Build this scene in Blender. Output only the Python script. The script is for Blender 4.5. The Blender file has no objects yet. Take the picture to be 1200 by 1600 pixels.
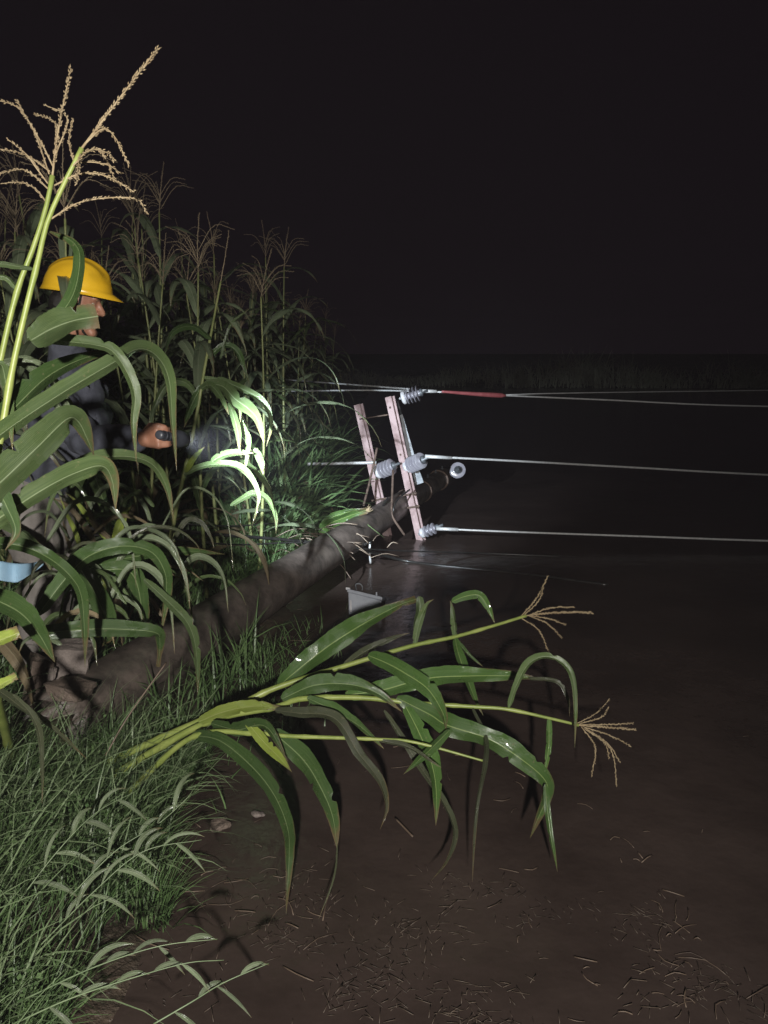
import bpy, bmesh, math, random
import numpy as np
from mathutils import Vector, Matrix, noise
R = random.Random(7)
rad = math.radians
scene = bpy.context.scene
C = scene.collection

# ------------------------------------------------------------------ camera, sky, exposure
CAM = Vector((0.0, 0.0, 1.7)); PITCH = rad(11.75); F = 1202.0
cam_d = bpy.data.cameras.new('camera'); cam = bpy.data.objects.new('camera', cam_d); C.objects.link(cam)
cam_d.sensor_fit = 'VERTICAL'; cam_d.sensor_height = 34.6; cam_d.lens = 26.0
cam_d.clip_start = 0.05; cam_d.clip_end = 2000
cam.location = CAM; cam.rotation_euler = (rad(90) - PITCH, 0, 0)
scene.camera = cam
w = bpy.data.worlds.new('World'); scene.world = w; w.use_nodes = True
nt = w.node_tree; nt.nodes.clear()
sky = nt.nodes.new('ShaderNodeTexSky'); sky.sky_type = 'NISHITA'; sky.sun_disc = False
sky.sun_elevation = rad(-6); sky.sun_rotation = rad(150)
b1 = nt.nodes.new('ShaderNodeBackground'); b1.inputs['Strength'].default_value = 0.02
nt.links.new(sky.outputs[0], b1.inputs['Color'])
b2 = nt.nodes.new('ShaderNodeBackground'); b2.inputs['Color'].default_value = (1.0, 0.60, 0.95, 1); b2.inputs['Strength'].default_value = 0.0034
ad = nt.nodes.new('ShaderNodeAddShader'); wo = nt.nodes.new('ShaderNodeOutputWorld')
nt.links.new(b1.outputs[0], ad.inputs[0]); nt.links.new(b2.outputs[0], ad.inputs[1]); nt.links.new(ad.outputs[0], wo.inputs['Surface'])
vs = scene.view_settings; vs.view_transform = 'Standard'; vs.look = 'None'; vs.exposure = 0.2; vs.gamma = 1; vs.use_curve_mapping = False
cy = scene.cycles
cy.use_denoising = True; cy.max_bounces = 5; cy.diffuse_bounces = 2; cy.glossy_bounces = 3; cy.transmission_bounces = 3; cy.volume_bounces = 0
cy.transparent_max_bounces = 6; cy.sample_clamp_indirect = 3.0; cy.caustics_reflective = False; cy.caustics_refractive = False

# unseen stand-in for the photographer's flash, set behind the lens for gentler falloff
FLASH_W = 930.0
fl = bpy.data.lights.new('set_back_flash', 'SPOT'); fl.energy = FLASH_W; fl.spot_size = rad(84); fl.spot_blend = 1.0
fl.shadow_soft_size = 0.05; fl.color = (1.0, 0.965, 0.90)
flo = bpy.data.objects.new('set_back_flash', fl); C.objects.link(flo)
flo.location = CAM + Vector((0.02, -1.60, 0.44)); flo.rotation_euler = (rad(90) - PITCH - rad(3), 0, rad(6))
TORCH_W = 1150.0

FWD = Vector((0, math.cos(PITCH), -math.sin(PITCH))); UP = Vector((0, math.sin(PITCH), math.cos(PITCH)))
def ray(px, py): return FWD + Vector((1, 0, 0)) * ((px - 600) / F) - UP * ((py - 800) / F)
def P(px, py, d): return CAM + ray(px, py) * d                     # world point at camera depth d
def G(px, py, z=0.0):                                              # world point where a sight line meets height z
    r = ray(px, py); return CAM + r * ((z - CAM.z) / r.z)
def depth(p): return (Vector(p) - CAM).dot(FWD)

# ------------------------------------------------------------------ materials
def mat(name):
    m = bpy.data.materials.new(name); m.use_nodes = True
    n = m.node_tree; b = n.nodes['Principled BSDF']
    return m, n, b
def node(n, t, **k):
    x = n.nodes.new(t)
    for a, v in k.items():
        if a in x.inputs: x.inputs[a].default_value = v
        else: setattr(x, a, v)
    return x
def ramp(n, stops):
    r = n.nodes.new('ShaderNodeValToRGB'); e = r.color_ramp.elements
    while len(e) < len(stops): e.new(0.5)
    for i, (p, c) in enumerate(stops):
        e[i].position = p; e[i].color = (*c, 1) if len(c) == 3 else c
    return r
def bump(n, b, src, strength, dist=0.01):
    k = n.nodes.new('ShaderNodeBump'); k.inputs['Strength'].default_value = strength; k.inputs['Distance'].default_value = dist
    n.links.new(src, k.inputs['Height']); n.links.new(k.outputs[0], b.inputs['Normal']); return k
def noisy(name, c1, c2, scale=8, rough=0.7, bstr=0.3, bdist=0.01, metallic=0.0, lo=0.35, hi=0.65, coord='Object', rough2=None, detail=6):
    m, n, b = mat(name)
    tc = node(n, 'ShaderNodeTexCoord'); nz = node(n, 'ShaderNodeTexNoise', Scale=scale, Detail=detail, Roughness=0.65)
    n.links.new(tc.outputs[coord], nz.inputs['Vector'])
    r = ramp(n, [(lo, c1), (hi, c2)]); n.links.new(nz.outputs['Fac'], r.inputs[0]); n.links.new(r.outputs[0], b.inputs['Base Color'])
    nz2 = node(n, 'ShaderNodeTexNoise', Scale=scale * 6, Detail=5, Roughness=0.7); n.links.new(tc.outputs[coord], nz2.inputs['Vector'])
    if bstr: bump(n, b, nz2.outputs['Fac'], bstr, bdist)
    b.inputs['Roughness'].default_value = rough; b.inputs['Metallic'].default_value = metallic
    if rough2 is not None:
        mr = node(n, 'ShaderNodeMapRange'); mr.inputs['From Min'].default_value = 0.35; mr.inputs['From Max'].default_value = 0.65
        mr.inputs['To Min'].default_value = rough; mr.inputs['To Max'].default_value = rough2
        n.links.new(nz.outputs['Fac'], mr.inputs[0]); n.links.new(mr.outputs[0], b.inputs['Roughness'])
    return m
def leaf_mat(name, dark, light, rib, trans=0.25, rough=0.32, spots=None):
    m, n, b = mat(name)
    uv = node(n, 'ShaderNodeUVMap'); sx = node(n, 'ShaderNodeSeparateXYZ'); n.links.new(uv.outputs[0], sx.inputs[0])
    oi = node(n, 'ShaderNodeObjectInfo')
    # long streaks along the blade
    mp = node(n, 'ShaderNodeCombineXYZ')
    m1 = node(n, 'ShaderNodeMath', operation='MULTIPLY'); m1.inputs[1].default_value = 26.0; n.links.new(sx.outputs[0], m1.inputs[0])
    m2 = node(n, 'ShaderNodeMath', operation='MULTIPLY'); m2.inputs[1].default_value = 5.0; n.links.new(sx.outputs[1], m2.inputs[0])
    m3 = node(n, 'ShaderNodeMath', operation='MULTIPLY'); m3.inputs[1].default_value = 40.0; n.links.new(oi.outputs['Random'], m3.inputs[0])
    n.links.new(m1.outputs[0], mp.inputs[0]); n.links.new(m2.outputs[0], mp.inputs[1]); n.links.new(m3.outputs[0], mp.inputs[2])
    nz = node(n, 'ShaderNodeTexNoise', Scale=1.0, Detail=4, Roughness=0.6); n.links.new(mp.outputs[0], nz.inputs['Vector'])
    r = ramp(n, [(0.3, dark), (0.72, light)]); n.links.new(nz.outputs['Fac'], r.inputs[0])
    col = r.outputs[0]
    if spots:
        tc = node(n, 'ShaderNodeTexCoord'); ns = node(n, 'ShaderNodeTexNoise', Scale=9.0, Detail=5, Roughness=0.75); n.links.new(tc.outputs['Object'], ns.inputs['Vector'])
        rs = ramp(n, [(0.60, (0, 0, 0)), (0.74, (1, 1, 1))]); n.links.new(ns.outputs['Fac'], rs.inputs[0])
        mx = node(n, 'ShaderNodeMixRGB'); mx.inputs[2].default_value = (*spots, 1); n.links.new(rs.outputs[0], mx.inputs[0]); n.links.new(col, mx.inputs[1]); col = mx.outputs[0]
    # dry tips, speckles
    tcd = node(n, 'ShaderNodeTexCoord'); nd = node(n, 'ShaderNodeTexNoise', Scale=22.0, Detail=5, Roughness=0.7); n.links.new(tcd.outputs['Object'], nd.inputs['Vector'])
    q1 = node(n, 'ShaderNodeMath', operation='MULTIPLY_ADD'); q1.inputs[1].default_value = 0.55; n.links.new(nd.outputs['Fac'], q1.inputs[0]); n.links.new(sx.outputs[1], q1.inputs[2])
    su0 = node(n, 'ShaderNodeMath', operation='SUBTRACT'); su0.inputs[1].default_value = 0.5; n.links.new(sx.outputs[0], su0.inputs[0])
    sq = node(n, 'ShaderNodeMath', operation='POWER'); ab0 = node(n, 'ShaderNodeMath', operation='ABSOLUTE'); n.links.new(su0.outputs[0], ab0.inputs[0]); n.links.new(ab0.outputs[0], sq.inputs[0]); sq.inputs[1].default_value = 4.0
    q2 = node(n, 'ShaderNodeMath', operation='MULTIPLY_ADD'); q2.inputs[1].default_value = 3.6; n.links.new(sq.outputs[0], q2.inputs[0]); n.links.new(q1.outputs[0], q2.inputs[2])
    rt_ = ramp(n, [(0.0, (0, 0, 0)), (1.0, (1, 1, 1))]); mrr = node(n, 'ShaderNodeMapRange'); mrr.inputs['From Min'].default_value = 1.12; mrr.inputs['From Max'].default_value = 1.30
    n.links.new(q2.outputs[0], mrr.inputs[0]); mt = node(n, 'ShaderNodeMixRGB'); mt.inputs[2].default_value = (0.15, 0.11, 0.055, 1); n.links.new(mrr.outputs[0], mt.inputs[0]); n.links.new(col, mt.inputs[1]); col = mt.outputs[0]
    nsp = node(n, 'ShaderNodeTexNoise', Scale=85.0, Detail=2); n.links.new(tcd.outputs['Object'], nsp.inputs['Vector'])
    mr3 = node(n, 'ShaderNodeMapRange'); mr3.inputs['From Min'].default_value = 0.66; mr3.inputs['From Max'].default_value = 0.74; mr3.inputs['To Max'].default_value = 0.55; n.links.new(nsp.outputs['Fac'], mr3.inputs[0])
    ms = node(n, 'ShaderNodeMixRGB'); ms.inputs[2].default_value = (0.20, 0.19, 0.10, 1); n.links.new(mr3.outputs[0], ms.inputs[0]); n.links.new(col, ms.inputs[1]); col = ms.outputs[0]
    # pale midrib
    su = node(n, 'ShaderNodeMath', operation='SUBTRACT'); su.inputs[1].default_value = 0.5; n.links.new(sx.outputs[0], su.inputs[0])
    ab = node(n, 'ShaderNodeMath', operation='ABSOLUTE'); n.links.new(su.outputs[0], ab.inputs[0])
    rr = ramp(n, [(0.010, (1, 1, 1)), (0.032, (0, 0, 0))]); n.links.new(ab.outputs[0], rr.inputs[0])
    mx2 = node(n, 'ShaderNodeMixRGB'); mx2.inputs[2].default_value = (*rib, 1); n.links.new(rr.outputs[0], mx2.inputs[0]); n.links.new(col, mx2.inputs[1])
    hs = node(n, 'ShaderNodeHueSaturation'); mv = node(n, 'ShaderNodeMapRange'); mv.inputs['To Min'].default_value = 0.72; mv.inputs['To Max'].default_value = 1.25
    n.links.new(oi.outputs['Random'], mv.inputs[0]); n.links.new(mv.outputs[0], hs.inputs['Value']); n.links.new(mx2.outputs[0], hs.inputs['Color'])
    n.links.new(hs.outputs[0], b.inputs['Base Color'])
    # wet film: patches of gloss
    tc2 = node(n, 'ShaderNodeTexCoord'); nw = node(n, 'ShaderNodeTexNoise', Scale=14.0, Detail=3); n.links.new(tc2.outputs['Object'], nw.inputs['Vector'])
    mr = node(n, 'ShaderNodeMapRange'); mr.inputs['From Min'].default_value = 0.4; mr.inputs['From Max'].default_value = 0.65
    mr.inputs['To Min'].default_value = rough + 0.12; mr.inputs['To Max'].default_value = rough - 0.20
    n.links.new(nw.outputs['Fac'], mr.inputs[0]); n.links.new(mr.outputs[0], b.inputs['Roughness'])
    sw = node(n, 'ShaderNodeMath', operation='SINE'); m4 = node(n, 'ShaderNodeMath', operation='MULTIPLY'); m4.inputs[1].default_value = 150.0
    n.links.new(sx.outputs[0], m4.inputs[0]); n.links.new(m4.outputs[0], sw.inputs[0])
    ad_ = node(n, 'ShaderNodeMath', operation='MULTIPLY_ADD'); ad_.inputs[1].default_value = 3.0; n.links.new(nw.outputs['Fac'], ad_.inputs[0]); n.links.new(sw.outputs[0], ad_.inputs[2])
    bump(n, b, ad_.outputs[0], 0.4, 0.0014)
    nc = node(n, 'ShaderNodeTexNoise', Scale=11.0, Detail=1.5, Roughness=0.5); n.links.new(tc2.outputs['Object'], nc.inputs['Vector'])
    kb = n.nodes.new('ShaderNodeBump'); kb.inputs['Strength'].default_value = 0.5; kb.inputs['Distance'].default_value = 0.012; n.links.new(nc.outputs['Fac'], kb.inputs['Height']); n.links.new(kb.outputs[0], b.inputs['Coat Normal'])
    b.inputs['Coat Weight'].default_value = 0.5; b.inputs['Coat Roughness'].default_value = 0.07; b.inputs['Coat IOR'].default_value = 1.4
    tr = node(n, 'ShaderNodeBsdfTranslucent'); n.links.new(hs.outputs[0], tr.inputs['Color'])
    mix = node(n, 'ShaderNodeMixShader'); mix.inputs[0].default_value = trans
    n.links.new(b.outputs[0], mix.inputs[1]); n.links.new(tr.outputs[0], mix.inputs[2])
    n.links.new(mix.outputs[0], n.nodes['Material Output'].inputs['Surface'])
    return m

M = {}
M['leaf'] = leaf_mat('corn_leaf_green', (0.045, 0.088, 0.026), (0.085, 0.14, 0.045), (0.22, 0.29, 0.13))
M['leaf_pale'] = leaf_mat('corn_leaf_grey_green', (0.066, 0.105, 0.038), (0.115, 0.16, 0.062), (0.25, 0.31, 0.17), rough=0.4)
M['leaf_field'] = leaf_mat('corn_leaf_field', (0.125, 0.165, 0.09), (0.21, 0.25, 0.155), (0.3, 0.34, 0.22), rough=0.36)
M['leaf_bright'] = leaf_mat('corn_leaf_fresh', (0.06, 0.125, 0.03), (0.105, 0.185, 0.052), (0.3, 0.4, 0.14), trans=0.3)
M['leaf_yellow'] = leaf_mat('corn_sheath', (0.19, 0.25, 0.04), (0.29, 0.35, 0.07), (0.34, 0.38, 0.13), trans=0.2, rough=0.45)
M['leaf_dull'] = leaf_mat('corn_leaf_withering', (0.05, 0.062, 0.034), (0.095, 0.10, 0.058), (0.16, 0.16, 0.10), rough=0.35, spots=(0.09, 0.065, 0.04))
M['leaf_dry'] = leaf_mat('corn_leaf_dry', (0.13, 0.095, 0.05), (0.25, 0.20, 0.12), (0.3, 0.25, 0.16), rough=0.6)
M['stalk'] = noisy('corn_stalk', (0.16, 0.21, 0.045), (0.26, 0.30, 0.085), 14, 0.42, 0.12, 0.003)
M['stalk_dark'] = noisy('corn_stalk_field', (0.13, 0.16, 0.05), (0.24, 0.25, 0.10), 14, 0.5, 0.1, 0.003)
M['tassel'] = noisy('corn_tassel', (0.23, 0.165, 0.09), (0.36, 0.28, 0.17), 40, 0.8, 0.2, 0.003)
M['tassel_dark'] = noisy('corn_tassel_field', (0.16, 0.12, 0.075), (0.28, 0.22, 0.14), 40, 0.8, 0.1, 0.003)
M['concrete'] = noisy('muddy_concrete', (0.042, 0.033, 0.028), (0.135, 0.108, 0.092), 8.0, 0.55, 0.5, 0.006, lo=0.36, hi=0.66, rough2=0.34, detail=10)
M['stone'] = noisy('broken_concrete', (0.13, 0.105, 0.092), (0.24, 0.20, 0.18), 7, 0.85, 0.8, 0.02)
M['mudstone'] = noisy('mud_coated_concrete', (0.085, 0.06, 0.045), (0.17, 0.13, 0.105), 7, 0.8, 0.8, 0.02)
M['pink'] = noisy('pink_painted_steel', (0.24, 0.155, 0.15), (0.50, 0.37, 0.37), 7, 0.5, 0.15, 0.003, rough2=0.62, lo=0.3, hi=0.6)
M['steel'] = noisy('galvanised_steel', (0.07, 0.076, 0.085), (0.15, 0.16, 0.175), 20, 0.45, 0.1, 0.002, metallic=0.35)
M['rust'] = noisy('rusty_steel', (0.07, 0.045, 0.035), (0.16, 0.11, 0.085), 25, 0.7, 0.3, 0.003)
M['porcelain'] = noisy('grey_porcelain', (0.21, 0.20, 0.235), (0.31, 0.30, 0.335), 12, 0.2, 0.0)
M['cap'] = noisy('white_end_cap', (0.42, 0.41, 0.43), (0.62, 0.61, 0.63), 15, 0.3, 0.05, 0.002)
M['wire'] = noisy('aluminium_conductor', (0.42, 0.42, 0.42), (0.62, 0.62, 0.62), 60, 0.4, 0.2, 0.001, metallic=0.2)
M['sleeve'] = noisy('red_insulating_sleeve', (0.22, 0.05, 0.055), (0.30, 0.085, 0.09), 20, 0.45, 0.1, 0.002)
M['black'] = noisy('black_cable_jacket', (0.012, 0.012, 0.012), (0.03, 0.028, 0.026), 20, 0.3, 0.1, 0.002)
M['box'] = noisy('grey_box_plastic', (0.26, 0.28, 0.33), (0.36, 0.38, 0.43), 6, 0.4, 0.08, 0.002)
M['helmet'] = noisy('yellow_helmet_plastic', (0.70, 0.40, 0.012), (0.80, 0.48, 0.025), 6, 0.27, 0.04, 0.002)
M['skin'] = noisy('skin', (0.29, 0.13, 0.08), (0.37, 0.18, 0.115), 18, 0.5, 0.12, 0.002)
M['hair'] = noisy('black_hair', (0.008, 0.007, 0.006), (0.02, 0.016, 0.014), 90, 0.5, 0.6, 0.004)
M['jacket'] = noisy('navy_jacket_cloth', (0.045, 0.048, 0.066), (0.085, 0.09, 0.115), 9, 0.8, 0.5, 0.008)
M['trousers'] = noisy('grey_trouser_cloth', (0.14, 0.125, 0.115), (0.22, 0.20, 0.185), 8, 0.85, 0.5, 0.008)
M['boot'] = noisy('muddy_boot_rubber', (0.05, 0.038, 0.03), (0.12, 0.09, 0.07), 12, 0.6, 0.4, 0.006)
M['blue'] = noisy('light_blue_cloth', (0.24, 0.40, 0.54), (0.32, 0.48, 0.62), 10, 0.75, 0.3, 0.004)
M['torch'] = noisy('dark_torch_body', (0.03, 0.033, 0.04), (0.06, 0.065, 0.08), 20, 0.35, 0.1, 0.002)
M['eye'] = noisy('eye_white', (0.5, 0.48, 0.45), (0.6, 0.58, 0.55), 10, 0.2, 0)
M['grass'] = noisy('wet_grass', (0.052, 0.098, 0.032), (0.112, 0.18, 0.066), 5, 0.45, 0, coord='Object')
M['grass_pale'] = noisy('pale_grass', (0.095, 0.14, 0.065), (0.175, 0.225, 0.12), 6, 0.45, 0)
M['reed'] = noisy('dry_reed', (0.26, 0.26, 0.18), (0.42, 0.42, 0.31), 2, 0.6, 0)
M['straw_fine'] = noisy('fine_dark_straw', (0.045, 0.032, 0.024), (0.13, 0.095, 0.07), 3, 0.5, 0.2, 0.003)
M['straw_light'] = noisy('pale_wet_straw', (0.08, 0.055, 0.04), (0.26, 0.2, 0.15), 3, 0.5, 0.2, 0.003)
M['straw'] = noisy('wet_straw', (0.05, 0.033, 0.024), (0.17, 0.12, 0.085), 3, 0.5, 0.2, 0.003)
M['herb'] = noisy('small_leaved_weed', (0.055, 0.11, 0.04), (0.14, 0.20, 0.085), 7, 0.4, 0)
M['foam'] = noisy('pale_foam', (0.40, 0.37, 0.34), (0.6, 0.56, 0.52), 30, 0.5, 0.4, 0.005)
M['ground'] = noisy('wet_soil', (0.022, 0.016, 0.012), (0.075, 0.055, 0.040), 2.2, 0.7, 0.9, 0.03, rough2=0.45)
M['lens'], n_, b_ = mat('lit_torch_lens'); b_.inputs['Emission Color'].default_value = (0.93, 0.97, 1, 1); b_.inputs['Emission Strength'].default_value = 25
# muddy flood water
m, n, b = mat('muddy_water'); M['water'] = m
tc = node(n, 'ShaderNodeTexCoord')
n1 = node(n, 'ShaderNodeTexNoise', Scale=1.3, Detail=7, Roughness=0.62); n.links.new(tc.outputs['Object'], n1.inputs['Vector'])
r = ramp(n, [(0.3, (0.028, 0.019, 0.016)), (0.7, (0.066, 0.047, 0.040))]); n.links.new(n1.outputs['Fac'], r.inputs[0]); n.links.new(r.outputs[0], b.inputs['Base Color'])
n2 = node(n, 'ShaderNodeTexNoise', Scale=7.0, Detail=3, Roughness=0.55); n.links.new(tc.outputs['Object'], n2.inputs['Vector'])
n3 = node(n, 'ShaderNodeTexNoise', Scale=38.0, Detail=2); n.links.new(tc.outputs['Object'], n3.inputs['Vector'])
a_ = node(n, 'ShaderNodeMath', operation='MULTIPLY_ADD'); a_.inputs[1].default_value = 0.12
n.links.new(n3.outputs['Fac'], a_.inputs[0]); n.links.new(n2.outputs['Fac'], a_.inputs[2]); bump(n, b, a_.outputs[0], 0.32, 0.02)
b.inputs['Roughness'].default_value = 0.22; b.inputs['IOR'].default_value = 1.33

# ------------------------------------------------------------------ helpers
class MB:
    def __init__(s): s.v = []; s.f = []; s.uv = []; s.mi = []
    def quad(s, idx, uv=None): s.f.append(idx); s.uv.append(uv)
    def tube(s, pts, radii, seg=8, cap=True):
        pts = [Vector(p) for p in pts]; n = len(pts)
        if not hasattr(radii, '__len__'): radii = [radii] * n
        base = len(s.v); prev = None
        for i, p in enumerate(pts):
            t = (pts[min(i + 1, n - 1)] - pts[max(i - 1, 0)]).normalized()
            if prev is None:
                a = Vector((0, 0, 1)) if abs(t.z) < 0.9 else Vector((1, 0, 0)); x = t.cross(a).normalized()
            else: x = (prev - t * prev.dot(t)).normalized()
            prev = x; y = t.cross(x)
            for k in range(seg):
                an = 2 * math.pi * k / seg; s.v.append(p + (x * math.cos(an) + y * math.sin(an)) * radii[i])
        for i in range(n - 1):
            for k in range(seg):
                a = base + i * seg + k; b_ = base + i * seg + (k + 1) % seg
                s.quad((a, b_, b_ + seg, a + seg))
        if cap:
            s.quad(tuple(base + k for k in range(seg))[::-1]); s.quad(tuple(base + (n - 1) * seg + k for k in range(seg)))
    def box(s, c, ax, ay, az):                                      # centre and three half-axis vectors
        b_ = len(s.v); c = Vector(c)
        for i in (-1, 1):
            for j in (-1, 1):
                for k in (-1, 1): s.v.append(c + ax * i + ay * j + az * k)
        for q in ((0, 1, 3, 2), (4, 6, 7, 5), (0, 4, 5, 1), (2, 3, 7, 6), (0, 2, 6, 4), (1, 5, 7, 3)): s.quad(tuple(b_ + i for i in q))
    def spikelet(s, p, d, L, r):
        d = d.normalized(); a = Vector((0, 0, 1)) if abs(d.z) < 0.9 else Vector((1, 0, 0)); x = d.cross(a).normalized() * r; y = d.cross(x).normalized() * r
        b_ = len(s.v); m_ = p + d * L * 0.45
        s.v += [p, m_ + x, m_ + y, m_ - x, m_ - y, p + d * L]
        for i in range(4):
            j = (i + 1) % 4; s.quad((b_, b_ + 1 + j, b_ + 1 + i)); s.quad((b_ + 5, b_ + 1 + i, b_ + 1 + j))
    def lathe(s, p0, axis, prof, seg=18):                           # prof: (distance along the axis, radius)
        axis = Vector(axis).normalized(); p0 = Vector(p0)
        a = Vector((0, 0, 1)) if abs(axis.z) < 0.9 else Vector((1, 0, 0)); x = axis.cross(a).normalized(); y = axis.cross(x)
        base = len(s.v)
        for (t, r_) in prof:
            for k in range(seg):
                an = 2 * math.pi * k / seg; s.v.append(p0 + axis * t + (x * math.cos(an) + y * math.sin(an)) * r_)
        for i in range(len(prof) - 1):
            for k in range(seg):
                a_ = base + i * seg + k; b_ = base + i * seg + (k + 1) % seg; s.quad((a_, b_, b_ + seg, a_ + seg))
        s.quad(tuple(base + k for k in range(seg))[::-1]); s.quad(tuple(base + (len(prof) - 1) * seg + k for k in range(seg)))
    def mesh(s, name, m, smooth=True):
        me = bpy.data.meshes.new(name); me.from_pydata([tuple(v) for v in s.v], [], s.f)
        if any(u for u in s.uv):
            l = me.uv_layers.new(name='UVMap'); i = 0; arr = []
            for f, u in zip(s.f, s.uv):
                for k in range(len(f)): arr += (u[k] if u else (0.3, 0.0))
            l.data.foreach_set('uv', arr)
        me.materials.append(m)
        if smooth: me.polygons.foreach_set('use_smooth', [True] * len(me.polygons))
        me.update(); return me
    def build(s, name, m, parent=None, smooth=True): return link(name, s.mesh(name, m, smooth), parent)
def link(name, me, parent=None):
    o = bpy.data.objects.new(name, me); C.objects.link(o)
    if parent is not None:
        o.parent = parent; o.matrix_parent_inverse = parent_world(parent).inverted()
    return o
def parent_world(p):
    mtx = Matrix.LocRotScale(p.location, p.rotation_euler, p.scale)
    return (parent_world(p.parent) @ p.matrix_parent_inverse @ mtx) if p.parent else mtx
def tag(o, label, cat, group=None, kind=None):
    o['label'] = label; o['category'] = cat
    if group: o['group'] = group
    if kind: o['kind'] = kind
    return o
def thing(name, label, cat, loc=(0, 0, 0), group=None):
    o = bpy.data.objects.new(name, None); C.objects.link(o); o.location = loc; o.empty_display_size = 0.1
    return tag(o, label, cat, group)
def structure(o): o['kind'] = 'structure'; return o
def stuff(o, label, cat): o['kind'] = 'stuff'; return tag(o, label, cat)
def copy_tree(o, parent=None):
    c = o.copy(); C.objects.link(c)
    if parent: c.parent = parent
    for ch in [k for k in KIDS.get(o, [])]: copy_tree(ch, c)
    return c
KIDS = {}
def spline(pts, n):                                                # Catmull-Rom through the points, n samples
    pts = [Vector(p) for p in pts]
    if len(pts) == 2: return [pts[0].lerp(pts[1], i / (n - 1)) for i in range(n)]
    q = [pts[0] * 2 - pts[1]] + pts + [pts[-1] * 2 - pts[-2]]
    L = [0]
    for i in range(len(pts) - 1): L.append(L[-1] + (pts[i + 1] - pts[i]).length)
    out = []
    for i in range(n):
        s_ = L[-1] * i / (n - 1); k = 0
        while k < len(pts) - 2 and s_ > L[k + 1]: k += 1
        t = (s_ - L[k]) / max(L[k + 1] - L[k], 1e-9)
        a, b_, c, d = q[k:k + 4]
        out.append(0.5 * ((2 * b_) + (c - a) * t + (2 * a - 5 * b_ + 4 * c - d) * t * t + (3 * b_ - a - 3 * c + d) * t ** 3))
    return out
def leaf_profile(v, blunt=0.0, base=0.55):
    p = base + (1 - base) * min(1, v / 0.28) ** 0.8 if v < 0.28 else 1.0
    e = 1 - max(0, (v - 0.42) / 0.58) ** 1.7
    return p * max(e, blunt) * min(1.0, 0.42 + v / 0.055)
COLS = (-1.0, -0.72, -0.38, -0.07, 0.07, 0.38, 0.72, 1.0)
def leaf_mesh(centres, sides, wid, rng, blunt=0.0, base=0.55, fold=0.25, wave=0.26, m=None, name='leaf', dryedge=0):
    mb = MB(); n = len(centres); ph = rng.uniform(0, 6.28); ph2 = rng.uniform(0, 6.28); k1 = rng.uniform(13, 22); k2 = rng.uniform(34, 55); L = 0
    ll = sum((centres[i + 1] - centres[i]).length for i in range(n - 1)); nseed = rng.uniform(0, 50); notch = {(rng.randrange(2), rng.randrange(n)): rng.uniform(0.45, 0.8) for _ in range(int(rng.random() * 4) if n > 18 else 0)}
    for i in range(n):
        v = i / (n - 1); t = (centres[min(i + 1, n - 1)] - centres[max(i - 1, 0)]).normalized()
        s_ = (sides[i] - t * sides[i].dot(t)).normalized(); nn = s_.cross(t)
        wd = max(wid * leaf_profile(v, blunt, base), 0.0006) * 0.5
        jit = [1 - 0.16 * abs(noise.noise(Vector((v * 14, nseed, k * 9)))) for k in (0, 1)]
        jit = [jit[k] * notch.get((k, i), 1) for k in (0, 1)]
        for u in COLS:
            if abs(u) > 0.6: u *= jit[0 if u < 0 else 1]
            wv = wave * math.sin(k1 * v * max(ll, .3) + (ph if u < 0 else ph2)) * abs(u) ** 1.6 * min(1, v * 4) + wave * 0.22 * math.sin(k2 * v * max(ll, .3) + ph2 * (1 if u < 0 else 3)) * abs(u)
            rib = -0.06 * wid if abs(u) < 0.1 else 0
            mb.v.append(centres[i] + s_ * (u * wd) + nn * (abs(u) * wd * fold + wv * wd) + nn * rib * 0.3)
    K = len(COLS)
    for i in range(n - 1):
        for c in range(K - 1):
            a = i * K + c
            uvs = [((COLS[c] + 1) / 2, i / (n - 1)), ((COLS[c + 1] + 1) / 2, i / (n - 1)), ((COLS[c + 1] + 1) / 2, (i + 1) / (n - 1)), ((COLS[c] + 1) / 2, (i + 1) / (n - 1))]
            mb.quad((a, a + 1, a + 1 + K, a + K), uvs)
    return mb.mesh(name, m or M['leaf'])
def hero_leaf(parent, pix, d0, d1, wpx, roll=20, m='leaf', rows=44, dm=None, label=None, **k):
    """A leaf along sight-line points, its depth running from d0 at the stalk over dm half way to d1 at the tip."""
    n = len(pix); pts = []
    for i, (x, y) in enumerate(pix):
        t = i / (n - 1)
        d = d0 + (d1 - d0) * t if dm is None else (d0 * (1 - t) ** 2 * 1 + 2 * t * (1 - t) * (2 * dm - (d0 + d1) / 2) + d1 * t * t)
        pts.append(P(x, y, d))
    c = spline(pts, rows); sides = []
    roll = rad(roll if not callable(roll) else roll())
    for i in range(rows):
        t = (c[min(i + 1, rows - 1)] - c[max(i - 1, 0)]).normalized(); vd = (c[i] - CAM).normalized()
        s_ = t.cross(vd).normalized(); s_ = Matrix.Rotation(roll + 0.25 * math.sin(3 * i / rows), 3, t) @ s_
        sides.append(s_)
    wd = 0.86 * wpx / F * (d0 + d1) / 2 / max(math.cos(roll), 0.4)
    o = link('leaf', leaf_mesh(c, sides, wd, R, m=M[m], **k), parent)
    if label: o['label'] = label
    return o
def stalk_mb(pts, r0, r1, nodes=6, n=40, seg=10):
    c = spline(pts, n); mb = MB(); rr = []
    for i in range(n):
        v = i / (n - 1); r_ = r0 + (r1 - r0) * v
        f = (v * nodes) % 1.0
        if f < 0.08 or f > 0.95: r_ *= 1.22
        rr.append(r_)
    mb.tube(c, rr, seg); return mb
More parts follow.
